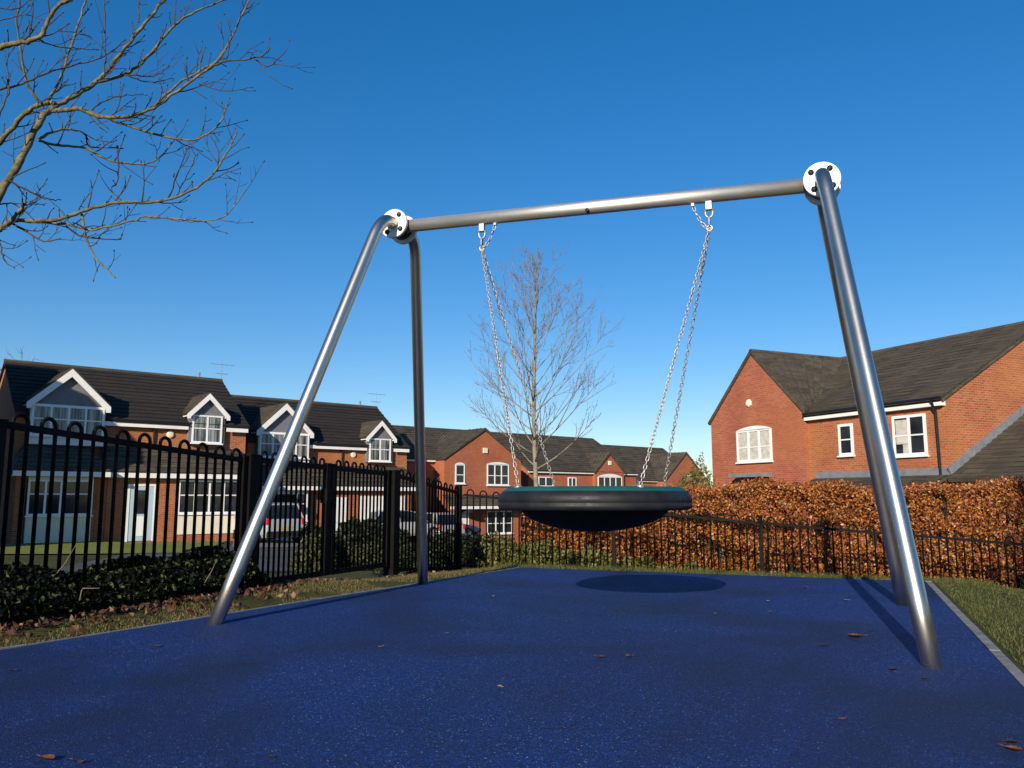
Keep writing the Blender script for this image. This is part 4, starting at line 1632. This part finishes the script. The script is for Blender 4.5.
for i in range(90):
    t = random.random()
    q = pa + dd * t + fn_ * random.uniform(0.3, 0.6)
    m.tube([Vector((q.x, q.y, -0.7)) - lh.location, Vector((q.x + random.uniform(-.1, .1), q.y + random.uniform(-.1, .1), 0.0 - 0.5 * t)) - lh.location], [0.012, 0.004], 4)
m.build('stems', M['stem'], lh)


def gpz(px, Y):
    c = at(px, 500, Y)
    return Vector((c.x, c.y, gz(c.x, c.y)))


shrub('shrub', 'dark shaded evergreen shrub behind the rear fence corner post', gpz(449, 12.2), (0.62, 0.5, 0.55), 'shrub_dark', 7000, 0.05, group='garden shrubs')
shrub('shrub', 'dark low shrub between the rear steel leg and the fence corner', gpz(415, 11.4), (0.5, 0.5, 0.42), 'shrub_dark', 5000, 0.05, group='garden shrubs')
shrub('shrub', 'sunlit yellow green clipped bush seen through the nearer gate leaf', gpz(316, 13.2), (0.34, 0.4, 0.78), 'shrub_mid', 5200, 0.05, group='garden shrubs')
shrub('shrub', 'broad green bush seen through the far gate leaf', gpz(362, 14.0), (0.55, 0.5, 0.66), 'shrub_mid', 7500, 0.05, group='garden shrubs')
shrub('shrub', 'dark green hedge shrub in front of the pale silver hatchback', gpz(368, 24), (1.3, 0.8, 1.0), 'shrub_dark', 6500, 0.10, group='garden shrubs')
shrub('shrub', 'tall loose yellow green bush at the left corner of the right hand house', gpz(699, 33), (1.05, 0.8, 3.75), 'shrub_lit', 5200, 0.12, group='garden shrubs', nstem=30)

# ivy bank under the near left fence: nobody could count it
n = 56000
s = RNG.uniform(-1.15, 1.0, n)                 # along the fence
off = RNG.uniform(-0.45, 0.34, n)             # across it
base = P1 - FD * 0.05
NL = Vector((FD.y, -FD.x, 0))                 # towards the pad
dist = (1 - s) * 2.2
x = base.x - FD.x * dist + NL.x * off
y = base.y - FD.y * dist + NL.y * off
hgt = 0.31 * np.clip(1 - ((off + 0.05) / 0.42) ** 2, 0, 1) ** 0.5
hgt = hgt * (0.80 + 0.25 * np.sin(dist * 5.1) * np.sin(dist * 2.3 + 1) + 0.12 * np.sin(off * 17 + dist * 9))
z = ground_z(x, y) + hgt * RNG.random(n) ** 0.45
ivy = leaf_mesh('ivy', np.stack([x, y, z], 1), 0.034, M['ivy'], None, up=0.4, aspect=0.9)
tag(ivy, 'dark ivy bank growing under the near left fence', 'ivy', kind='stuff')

# a bare pale stalk and a few sticks in the bank
def stick(label, pts, r):
    pts = [Vector(p) for p in pts]
    m = MB()
    o = pts[0]
    fine = []
    for i in range(len(pts) - 1):
        for k in range(4):
            fine.append(pts[i].lerp(pts[i + 1], k / 4) + Vector((random.uniform(-1, 1), random.uniform(-1, 1), random.uniform(-1, 1))) * r * 0.6)
    fine.append(pts[-1])
    m.tube([p - o for p in fine], [r * (1 - 0.6 * i / len(fine)) for i in range(len(fine))], 6)
    ob = m.build('stick', M['bark_palet'], smooth=True)
    ob.location = o
    tag(ob, label, 'stick', 'sticks in the ivy bank')


stick('straight pale stalk leaning up out of the dark ivy bank', [at(57, 573, 5.35), at(66, 562, 5.33), at(77, 543, 5.3)], 0.0035)
stick('bent grey twig arched over the leaf litter under the ivy', [at(79, 600, 5.2), at(83, 588, 5.2), at(100, 588, 5.2)], 0.004)
stick('thin forked twig at the ivy edge beside the front steel leg', [at(205, 583, 6.3), at(212, 570, 6.3), at(217, 560, 6.3)], 0.0035)

# leaf litter strip below the ivy
n = 1900
dist = RNG.uniform(-0.1, 4.9, n)
off = np.abs(RNG.normal(0.33, 0.09, n))
off = np.where(RNG.random(n) < 0.2, RNG.uniform(0.2, 1.0, n), off)
x = base.x - FD.x * dist + NL.x * off
y = base.y - FD.y * dist + NL.y * off
ok = pad_dist(x, y) > 0.03
x, y = x[ok], y[ok]
z = ground_z(x, y) + 0.015 + 0.02 * RNG.random(len(x))
lit = leaf_mesh('leaf_litter', np.stack([x, y, z], 1), 0.046, M['litter'], None, N=np.array([[0, 0, 1.6]]), aspect=0.7, fold=0.35)
tag(lit, 'brown fallen leaves drifted along the foot of the ivy bank', 'leaf litter', kind='stuff')
# litter by the gate and rear shrub
n = 500
u_ = RNG.uniform(0, 1, n)
q0, q1 = P1 + GD * 0.2, P3
x = q0.x + (q1.x - q0.x) * u_ + NL.x * np.abs(RNG.normal(0.1, 0.18, n))
y = q0.y + (q1.y - q0.y) * u_ + NL.y * np.abs(RNG.normal(0.1, 0.18, n))
ok = pad_dist(x, y) > 0.03
x, y = x[ok], y[ok]
lit = leaf_mesh('leaf_litter', np.stack([x, y, ground_z(x, y) + 0.012], 1), 0.05, M['litter'], None, N=np.array([[0, 0, 1.6]]), aspect=0.7, fold=0.35)
tag(lit, 'scattered brown fallen leaves on the grass by the gate', 'leaf litter', kind='stuff')


def grass(name, label, x, y, hgt, mat, width=0.006):
    n = len(x)
    z = ground_z(x, y)
    a = RNG.uniform(0, 2 * PI, n)
    b = RNG.uniform(0, 2 * PI, n)
    h = hgt * RNG.uniform(0.5, 1.3, n)
    lean = RNG.uniform(0.1, 0.9, n) * h
    wx, wy = np.cos(a) * width * 0.5, np.sin(a) * width * 0.5
    V = np.empty((n * 3, 3))
    V[0::3] = np.stack([x - wx, y - wy, z - 0.004], 1)
    V[1::3] = np.stack([x + wx, y + wy, z - 0.004], 1)
    V[2::3] = np.stack([x + np.cos(b) * lean, y + np.sin(b) * lean, z + h], 1)
    Fc = np.arange(n * 3).reshape(n, 3)
    ob = np_mesh(name, V, Fc, M[mat])
    return tag(ob, label, 'grass', kind='stuff')


# left strip
n = 42000
t = RNG.uniform(0, 1, n)
w = RNG.uniform(0.0, 1.5, n)
e = (PAD_NL - PAD_BL).normalized()
L_ = 9.2
nl_ = Vector((e.y, -e.x, 0))
if (PAD_BL + nl_).x > PAD_BL.x:
    nl_ = -nl_
x = PAD_BL.x + e.x * L_ * t + nl_.x * (0.035 + w)
y = PAD_BL.y + e.y * L_ * t + nl_.y * (0.035 + w)
patchy = np.sin(x * 3.1 + 1) * np.sin(y * 2.7) + np.sin(x * 7 + y * 5) * 0.5
ok = (patchy > -0.5)
grass('grass', 'thin dry grass on the strip between the blue surface and the left fence', x[ok], y[ok], 0.019, 'blade_dry')
# right lawn
n = 60000
t = RNG.uniform(0, 1, n) ** 0.7
e = (PAD_NR - PAD_BR).normalized()
nr_ = Vector((-e.y, e.x, 0))
if (PAD_BR + nr_).x < PAD_BR.x:
    nr_ = -nr_
w = RNG.uniform(0, 1, n) ** 1.2 * 4.0
x = PAD_BR.x + e.x * (t * 8.0 - 2.6) + nr_.x * (0.08 + w)
y = PAD_BR.y + e.y * (t * 8.0 - 2.6) + nr_.y * (0.08 + w)
ok = pad_dist(x, y) > 0.09
grass('grass', 'short mown grass falling away right of the blue surface', x[ok], y[ok], 0.020, 'blade_green')
# behind the pad
n = 14000
t = RNG.uniform(-0.1, 1.15, n)
w = RNG.uniform(0.05, 1.2, n)
bd = PAD_BR - PAD_BL
bn_ = Vector((-bd.y, bd.x, 0)).normalized()
x = PAD_BL.x + bd.x * t + bn_.x * w
y = PAD_BL.y + bd.y * t + bn_.y * w
ok = pad_dist(x, y) > 0.06
grass('grass', 'rough grass edge behind the blue surface', x[ok], y[ok], 0.05, 'blade_green')

# ------------------------------------------------------------------ loose leaves on the blue surface
leaf_mats = [mat_leaf_single('brown_leaf', (0.15, 0.065, 0.035)), mat_leaf_single('pale_leaf', (0.34, 0.22, 0.13)),
             mat_leaf_single('dark_leaf', (0.055, 0.035, 0.022)), mat_leaf_single('rust_leaf', (0.20, 0.065, 0.026))]


def fallen_leaf(px, py, size, mi, label):
    p = on_ground(px, py)
    m = MB()
    n = 9
    pts_l, pts_r, mid = [], [], []
    a = random.uniform(0, 2 * PI)
    c1, c2 = random.uniform(0.02, 0.25), random.uniform(0.1, 0.7)
    ca, sa = math.cos(a), math.sin(a)
    for i in range(n + 1):
        t = i / n
        w = 0.33 * math.sin(PI * t) ** 0.8 * (1 + 0.13 * math.sin(t * 26)) * size
        xx = (t - 0.5) * size
        zz = c1 * size * (2 * t - 1) ** 2 + 0.004
        for lst, sy in ((pts_l, 1), (mid, 0), (pts_r, -1)):
            yy = w * sy
            z = zz + c2 * abs(yy)
            lst.append((xx * ca - yy * sa, xx * sa + yy * ca, z))
    vs = pts_l + mid + pts_r
    k = n + 1
    fs = []
    for i in range(n):
        fs += [(i, i + 1, k + i + 1, k + i), (k + i, k + i + 1, 2 * k + i + 1, 2 * k + i)]
    m.add(vs, fs)
    # stalk
    s0 = Vector(mid[0])
    m.tube([s0, s0 + Vector((-ca * size * 0.3, -sa * size * 0.3, 0.004))], 0.0012, 4)
    o = m.build('fallen_leaf', leaf_mats[mi], smooth=True)
    o.location = p
    tag(o, label, 'leaf', 'fallen leaves on the blue surface')


LV = [(157, 647, 0.07, 0, 'brown curled leaf in front of the left front leg foot'),
      (13, 672, 0.05, 2, 'small dark leaf at the left frame edge on the blue surface'),
      (47, 761, 0.075, 3, 'rust leaf at the bottom left on the blue surface'),
      (80, 764, 0.05, 0, 'small brown leaf right of the rust one at the bottom left'),
      (270, 759, 0.03, 2, 'tiny dark leaf near the bottom, left of centre'),
      (380, 648, 0.035, 1, 'small pale leaf between the left legs and the middle of the surface'),
      (493, 597, 0.045, 1, 'pale leaf on the far part of the surface below the seat left rim'),
      (543, 594, 0.03, 2, 'tiny dark leaf by the left side of the seat shadow'),
      (601, 658, 0.065, 0, 'brown leaf in the middle of the surface, left of its neighbour'),
      (629, 657, 0.06, 3, 'rust leaf in the middle of the surface, right of its neighbour'),
      (499, 688, 0.045, 1, 'pale leaf left of the centre on the near surface'),
      (561, 692, 0.025, 2, 'tiny dark leaf just right of the lone pale leaf'),
      (855, 638, 0.12, 0, 'largest brown curled leaf, left of the right front leg'),
      (871, 631, 0.04, 2, 'small dark leaf touching beyond the largest curled leaf'),
      (824, 646, 0.08, 2, 'flat dark leaf left of the largest curled leaf'),
      (893, 671, 0.06, 2, 'dark leaf just left of the right front leg foot'),
      (925, 679, 0.05, 2, 'dark leaf in front of the right front leg foot'),
      (842, 721, 0.05, 0, 'brown leaf alone on the near surface below the right leg'),
      (1014, 752, 0.07, 3, 'rust leaf at the bottom right corner'),
      (1012, 744, 0.05, 2, 'dark leaf just beyond the rust leaf at the bottom right'),
      (805, 588, 0.05, 0, 'small brown leaf by the far edge near the rear right shadow'),
      (716, 614, 0.035, 1, 'tiny pale leaf right of the seat shadow'),
      (768, 602, 0.04, 1, 'tiny pale leaf between the seat shadow and the right legs'),
      (846, 601, 0.05, 1, 'pale leaf between the two leg shadows'),
      (771, 613, 0.045, 3, 'small rust leaf in front of the pale one near the right legs'),
      (448, 634, 0.03, 1, 'tiny pale leaf in the middle left of the surface')]
for L5 in LV:
    fallen_leaf(L5[0], L5[1], L5[2] * 0.72, L5[3], L5[4])

# ------------------------------------------------------------------ trees
def smooth_path(pts, k=4):
    """catmull-rom through points"""
    P = [Vector(p) for p in pts]
    if len(P) < 3:
        return [P[0].lerp(P[1], i / 4) for i in range(5)]
    out = []
    for i in range(len(P) - 1):
        p0 = P[i - 1] if i else P[i] * 2 - P[i + 1]
        p1, p2 = P[i], P[i + 1]
        p3 = P[i + 2] if i + 2 < len(P) else P[i + 1] * 2 - P[i]
        for j in range(k):
            t = j / k
            out.append(0.5 * ((2 * p1) + (p2 - p0) * t + (2 * p0 - 5 * p1 + 4 * p2 - p3) * t * t + (3 * p1 - p0 - 3 * p2 + p3) * t ** 3))
    out.append(P[-1])
    return out


def twig_path(p, d, L, up, n=6, wig=0.12):
    pts = [p]
    q = p.copy()
    d = d.normalized()
    for i in range(n):
        d = (d + Vector((random.gauss(0, wig), random.gauss(0, wig), random.gauss(0, wig) + up))).normalized()
        q = q + d * (L / n)
        pts.append(q)
    return pts


# upper left tree: surveyed limbs in picture columns (crop of the corner at 2.743 per pixel), each with its distance
KX = 1 / 2.743
LIMBS = [  # (Y0, Y1, r0 px, r1 px, points)
    (5.6, 6.2, 4.2, 2.9, [(-40, 590), (0, 535), (30, 480), (70, 410), (110, 330), (137, 300)]),
    (6.2, 6.8, 2.7, 1.3, [(137, 300), (200, 265), (265, 225), (330, 150), (400, 60), (460, -10)]),
    (6.4, 6.9, 2.0, 0.8, [(265, 225), (340, 205), (400, 160), (470, 80), (520, 40), (625, -5)]),
    (6.2, 6.0, 2.4, 0.8, [(137, 305), (220, 300), (270, 320), (350, 320), (420, 295), (500, 240), (580, 180), (625, 125), (685, -5)]),
    (6.0, 5.8, 1.2, 0.6, [(570, 190), (620, 168), (700, 160), (742, 134)]),
    (5.9, 5.8, 0.8, 0.5, [(700, 165), (740, 181), (786, 138)]),
    (6.1, 6.3, 1.3, 0.7, [(420, 293), (500, 222), (590, 172), (612, 140)]),
    (6.2, 6.5, 1.5, 0.7, [(230, 300), (310, 330), (380, 355), (480, 380), (545, 380), (600, 340), (622, 290)]),
    (6.6, 6.2, 2.6, 2.0, [(-40, 430), (0, 388), (60, 320), (110, 287), (150, 283)]),
    (6.2, 5.8, 1.6, 0.8, [(120, 290), (80, 240), (60, 160), (45, 60), (58, -10)]),
    (6.2, 6.7, 1.5, 0.8, [(130, 285), (170, 200), (210, 80), (237, -10)]),
    (5.4, 5.3, 3.0, 1.6, [(-40, 140), (0, 130), (60, 116), (110, 100), (128, 62), (160, 15), (205, -8)]),
    (5.4, 5.7, 1.0, 0.5, [(95, 104), (140, 122), (200, 132), (270, 136)]),
    (5.8, 6.2, 2.6, 0.7, [(-40, 655), (0, 630), (35, 605), (90, 606), (160, 600), (240, 575), (330, 555), (400, 556), (470, 545), (540, 515), (590, 470), (622, 420), (650, 362)]),
    (6.0, 5.9, 1.3, 0.5, [(90, 606), (180, 615), (250, 630), (330, 615), (400, 595), (480, 600), (560, 606), (620, 590), (676, 522)]),
    (6.0, 5.7, 1.3, 0.6, [(225, 588), (235, 650), (265, 710), (316, 762)]),
    (5.9, 5.8, 1.2, 0.6, [(30, 610), (80, 640), (120, 661), (165, 655)]),
    (6.0, 6.2, 1.0, 0.5, [(180, 620), (230, 650), (320, 656), (338, 640)]),
    (5.85, 5.8, 2.0, 1.6, [(30, 607), (50, 580), (72, 553)]),
    (6.1, 6.5, 1.6, 0.6, [(105, 385), (160, 400), (230, 405), (300, 440), (380, 450), (430, 440), (472, 392)]),
    (6.1, 6.6, 1.4, 0.6, [(105, 380), (170, 355), (230, 365), (248, 402), (335, 405)]),
    (6.3, 6.1, 1.0, 0.6, [(322, 400), (325, 490), (305, 520), (335, 552)]),
    (6.1, 6.0, 0.9, 0.45, [(462, 546), (490, 470), (516, 402)]),
    (6.1, 6.1, 0.9, 0.45, [(390, 555), (396, 440)]),
    (6.1, 6.2, 0.8, 0.45, [(480, 542), (512, 480), (536, 428)]),
    (6.2, 6.2, 0.8, 0.45, [(595, 465), (600, 420), (575, 368)]),
    (5.8, 5.7, 1.0, 0.5, [(-10, 640), (0, 670), (10, 710), (40, 737)]),
    (5.7, 5.9, 1.2, 0.5, [(20, 492), (70, 520), (130, 545), (168, 550)]),
    (6.3, 6.3, 0.9, 0.6, [(284, 215), (290, 120), (286, -5)]),
    (5.9, 6.4, 1.2, 0.6, [(-20, 250), (60, 230), (130, 200), (200, 180), (290, 150), (345, 108)]),
    (6.4, 6.7, 0.8, 0.4, [(340, 205), (420, 208), (468, 180)]),
    (6.4, 6.7, 0.7, 0.4, [(350, 208), (410, 225), (475, 214)]),
    (6.0, 6.0, 0.7, 0.4, [(545, 230), (620, 250), (695, 238)]),
    (5.6, 5.7, 0.9, 0.4, [(-5, 320), (25, 240), (20, 170), (40, 120)]),
    (5.7, 5.9, 0.9, 0.4, [(-5, 560), (40, 560), (100, 610)]),
    (6.3, 6.5, 0.8, 0.4, [(380, 60), (380, -10)]),
    (6.4, 6.5, 0.8, 0.4, [(480, 75), (482, -10)]),
    (5.5, 5.5, 0.8, 0.4, [(-5, 60), (70, 40), (130, 60)]),
    (5.6, 5.7, 0.8, 0.4, [(-5, 20), (40, 25), (90, -8)]),
    (6.2, 6.5, 0.9, 0.4, [(250, 300), (300, 270), (340, 262), (392, 256)]),
]
TX, TY = -6.3, 5.9
tz = gz(TX, TY)
tree1 = empty('bare_tree', (TX, TY, tz))
tag(tree1, 'large bare tree reaching in from the upper left with lichen grey limbs', 'tree')
t1o = tree1.location.copy()
limb_m, twig_m = MB(), MB()
trunk_top = Vector((TX + 0.35, TY, 5.4))
tm = MB()
tp = smooth_path([Vector((TX, TY, tz - 0.2)), Vector((TX - 0.05, TY, 1.0)), Vector((TX + 0.08, TY + 0.05, 2.2)), Vector((TX + 0.2, TY, 3.6)), Vector((TX + 0.1, TY, 5.0)), Vector((TX + 0.3, TY, 7.0))])
tm.tube([p - t1o for p in tp], [0.20 - 0.14 * i / len(tp) for i in range(len(tp))], 12)
tm.build('trunk', M['bark_tree'], tree1, smooth=True)


def bud_twigs(path, rads, mt, dens, Lr, up, o):
    """short side shoots along a limb, opposite pairs, each ending in a bud"""
    acc = random.uniform(0, dens)
    for i in range(2, len(path) - 1):
        seg = (path[i] - path[i - 1])
        acc += seg.length
        if acc < dens:
            continue
        acc = random.uniform(-0.3, 0.3) * dens
        d = seg.normalized()
        side = d.cross(Vector((random.gauss(0, 1), random.gauss(0, 1), random.gauss(0, 1)))).normalized()
        dr = (d * 0.8 + side * 0.8 + Vector((0, 0, up))).normalized()
        L = random.uniform(*Lr)
        tw = twig_path(path[i], dr, L, 0.10, 5, 0.14)
        r = min(rads[i] * 0.6, 0.0054)
        mt.tube([q - o for q in tw], [r * (1 - 0.45 * k / 5) for k in range(6)], 5)
        mt.tube([tw[-1] - o, tw[-1] + (tw[-1] - tw[-2]).normalized() * 0.012 - o, tw[-1] + (tw[-1] - tw[-2]).normalized() * 0.02 - o], [0.0045, 0.005, 0.001], 5)
        if L > 0.16 and random.random() < 0.75:
            for kk in (2, 3):
                dd_ = (tw[kk + 1] - tw[kk]).normalized()
                s2 = dd_.cross(Vector((random.gauss(0, 1), random.gauss(0, 1), random.gauss(0, 1)))).normalized()
                t2 = twig_path(tw[kk], dd_ * 0.7 + s2 * 0.8, L * random.uniform(0.25, 0.5), 0.1, 3, 0.12)
                mt.tube([q - o for q in t2], [r * 0.75, r * 0.65, r * 0.55, r * 0.5], 4)


for (Y0, Y1, r0, r1, pts) in LIMBS:
    wp = []
    for i, (cx, cy) in enumerate(pts):
        t = i / (len(pts) - 1)
        wp.append(at(cx * KX, cy * KX, Y0 + (Y1 - Y0) * t))
    path = smooth_path(wp, 5)
    n = len(path)
    path = [p + Vector((random.gauss(0, .0022), random.gauss(0, .006), random.gauss(0, .0022))) for p in path]
    rads = [(r0 + (r1 - r0) * (i / (n - 1)) ** 0.8) * 1.06 * path[i].y / F * (1 + 0.12 * random.uniform(-1, 1)) for i in range(n)]
    (limb_m if r0 >= 1.25 else twig_m).tube([p - t1o for p in path], rads, 8 if r0 > 1.25 else 6)
    bud_twigs(path, rads, twig_m, 0.072, (0.05, 0.30), 0.25, t1o)
    if pts[0][0] <= -40 * 0.9:        # runs on to the trunk
        a = path[0]
        b = Vector((TX + 0.12, TY, a.z - 0.9 if a.z > 2.3 else a.z - 0.5))
        mid = a.lerp(b, 0.5) + Vector((0, 0, -0.12))
        cp = smooth_path([b, mid, a], 6)
        limb_m.tube([p - t1o for p in cp], [0.07 + (rads[0] - 0.07) * i / (len(cp) - 1) for i in range(len(cp))], 10)
limb_m.build('limbs', M['bark_tree'], tree1, smooth=True)
twig_m.build('twigs', M['bark_twig'], tree1, smooth=True)


# middle young tree, ascending whorled branches
tb = at(536, 545, 12.6)
tree2 = empty('bare_tree', (tb.x, tb.y, gz(tb.x, tb.y)))
tag(tree2, 'slender bare young tree with upswept branches standing behind the swing seat', 'tree')
o2 = tree2.location.copy()
toppt = at(534, 258, 12.6)
rs = random.Random(11)
trunkp = []
for i in range(15):
    t = i / 14
    p = Vector((tb.x, tb.y, o2.z - 0.1)).lerp(toppt, t)
    p += Vector((math.sin(t * 9) * 0.025, math.sin(t * 7 + 1) * 0.03, 0)) * (1 - t * 0.3)
    trunkp.append(p)
tm = MB()
tr = [0.043 * (1 - t / 14) ** 0.85 + 0.005 for t in range(15)]
tm.tube([p - o2 for p in trunkp], tr, 8)
tm.build('trunk', M['bark_pale'], tree2, smooth=True)
bm_, tw_ = MB(), MB()


def grow(p, d, L, r, lvl, up):
    n = 7 if lvl == 0 else 5
    pts = twig_path(p, d, L, up, n, 0.045 + 0.02 * lvl)
    rads = [r * (1 - 0.72 * i / n) for i in range(n + 1)]
    (bm_ if lvl == 0 else tw_).tube([q - o2 for q in pts], rads, 6 if lvl == 0 else 4)
    if lvl < 3:
        k = {0: 8, 1: 4, 2: 2}[lvl]
        for j in range(k):
            t = rs.uniform(0.22, 0.97)
            i = min(int(t * n), n - 1)
            q = pts[i].lerp(pts[i + 1], t * n - i)
            dd_ = (pts[i + 1] - pts[i]).normalized()
            sd = dd_.cross(Vector((rs.gauss(0, 1), rs.gauss(0, 1), rs.gauss(0, 1)))).normalized()
            grow(q, dd_ * 0.95 + sd * 0.52, L * rs.uniform(0.28, 0.55) * (1.1 - 0.5 * t), max(r * 0.5 * (1 - 0.4 * t), 0.0021), lvl + 1, 0.07)


zb, zt = at(534, 478, 12.6).z, toppt.z
random.seed(5)
for i in range(40):
    t = ((i + 0.5) / 40) ** 1.15
    zz = zb + (zt - zb) * (0.03 + 0.90 * t)
    f = (zz - trunkp[0].z) / (trunkp[-1].z - trunkp[0].z) * 14
    k = min(int(f), 13)
    p = trunkp[k].lerp(trunkp[k + 1], f - k)
    a = i * 2.4 + rs.uniform(-0.4, 0.4)
    el = 0.40 + 0.70 * t
    d = Vector((math.cos(a) * math.cos(el), math.sin(a) * math.cos(el), math.sin(el)))
    L = (1.62 * (1 - t) ** 0.62 * min(1.0, 0.8 + 1.6 * t) + 0.30) * rs.uniform(0.85, 1.1)
    if t < 0.10:
        L *= 0.75
    grow(p, d, L, 0.0115 * (1 - t * 0.6), 0, 0.085)
bm_.build('branches', M['bark_pale'], tree2, smooth=True)
tw_.build('twigs', M['bark_palet'], tree2, smooth=True)

# far bare tree tops behind the first house
def far_tree(px, py, Y, sc, label):
    p = at(px, 500, Y)
    top = at(px, py, Y)
    rt = empty('bare_tree', (p.x, p.y, gz(p.x, p.y)))
    tag(rt, label, 'tree')
    hgt = top.z - rt.location.z
    mt, mw = MB(), MB()
    mt.tube([(0, 0, -0.2), (0.1, 0, hgt * 0.4), (0, 0, hgt * 0.75)], [0.2, 0.15, 0.06], 8)
    mt.build('trunk', M['bark_palet'], rt, smooth=True)

    def g(p, d, L, r, lv):
        pts = twig_path(p, d, L, 0.06, 5, 0.12)
        mw.tube(pts, [r * (1 - 0.7 * i / 5) for i in range(6)], 4)
        if lv < 3:
            for j in range(4):
                i = random.randint(1, 4)
                sd = Vector((random.gauss(0, 1), random.gauss(0, 1), random.gauss(0, 0.6))).normalized()
                g(pts[i], d * 0.7 + sd * 0.7, L * random.uniform(0.4, 0.65), r * 0.55, lv + 1)
    for i in range(14):
        a = i * 2.4
        z = hgt * random.uniform(0.35, 0.75)
        g(Vector((0, 0, z)), Vector((math.cos(a), math.sin(a), 0.9)), hgt * 0.27 * sc, 0.06, 0)
    mw.build('crown', M['bark_palet'], rt, smooth=True)


far_tree(28, 348, 52, 1.0, 'bare tree top just showing above the ridge of the nearest row house')

# unseen conifer added behind the camera to shade the right lawn and hedge
def conifer(x, y, h, rad, label):
    rt = empty('shade_conifer', (x, y, gz(x, y)))
    tag(rt, label, 'tree', 'unseen shade trees added behind the viewer')
    mt = MB()
    mt.tube([(0, 0, -0.2), (0, 0, h)], [0.16, 0.03], 8)
    mt.build('trunk', M['stem'], rt, smooth=True)
    n = 3600
    t = RNG.random(n) ** 0.8
    a = RNG.uniform(0, 2 * PI, n)
    r = rad * (1 - t) ** 0.8 * (0.3 + 0.7 * RNG.random(n) ** 0.5) * (1 + 0.25 * np.sin(a * 5 + t * 40))
    P = np.stack([np.cos(a) * r, np.sin(a) * r, 0.8 + t * (h - 0.8)], 1)
    leaf_mesh('crown', P, 0.11, M['shrub_dark'], rt, aspect=0.5)


conifer(2.1, -2.5, 6.9, 1.3, 'unseen conical evergreen added close behind the viewer to shade the hedge')
shrub('reflection_hedge', 'long dark hedge added unseen behind the viewer for the steel reflections', (0, -18, gz(0, -18)), (24, 2.0, 4.0), 'shrub_dark', 12000, 0.45, cat='hedge', nstem=40)  # unseen hedge, added so the steel has something dark to reflect

# ------------------------------------------------------------------ light
SUN_AZ = R(199.5)          # compass direction of the sun, clockwise from +Y
SUN_EL = R(19.5)
W = bpy.data.worlds.new('World')
S.world = W
W.use_nodes = True
wt = W.node_tree
wt.nodes.clear()
wo = wt.nodes.new('ShaderNodeOutputWorld')
bg = wt.nodes.new('ShaderNodeBackground')
sky = wt.nodes.new('ShaderNodeTexSky')
sky.sky_type = 'NISHITA'
sky.sun_disc = False
sky.sun_elevation = SUN_EL
sky.sun_rotation = SUN_AZ
sky.altitude = 0
sky.air_density = 1.0
sky.dust_density = 0.05
sky.ozone_density = 3.0
bg.inputs[1].default_value = 0.126
gm_ = wt.nodes.new('ShaderNodeGamma')
gm_.inputs[1].default_value = 0.85
hs = wt.nodes.new('ShaderNodeHueSaturation')
hs.inputs['Saturation'].default_value = 1.46
hs.inputs['Hue'].default_value = 0.5
wt.links.new(sky.outputs[0], gm_.inputs[0])
wt.links.new(gm_.outputs[0], hs.inputs['Color'])
tn = wt.nodes.new('ShaderNodeMix')
tn.data_type = 'RGBA'
tn.blend_type = 'MULTIPLY'
tn.inputs[0].default_value = 1.0
tn.inputs[7].default_value = (0.93, 0.95, 1.08, 1)
wt.links.new(hs.outputs[0], tn.inputs[6])
wt.links.new(tn.outputs[2], bg.inputs[0])
wt.links.new(bg.outputs[0], wo.inputs[0])

sd = bpy.data.lights.new('sun', 'SUN')
sd.energy = 5.0
sd.angle = R(0.5)
sd.color = (1.0, 0.88, 0.71)
sun = bpy.data.objects.new('sun', sd)
COL.objects.link(sun)
sdir = Vector((math.sin(SUN_AZ) * math.cos(SUN_EL), math.cos(SUN_AZ) * math.cos(SUN_EL), math.sin(SUN_EL)))
sun.rotation_euler = sdir.to_track_quat('Z', 'Y').to_euler()

S.view_settings.view_transform = 'Standard'
S.view_settings.look = 'None'
S.view_settings.exposure = 0.3
S.view_settings.gamma = 1.0
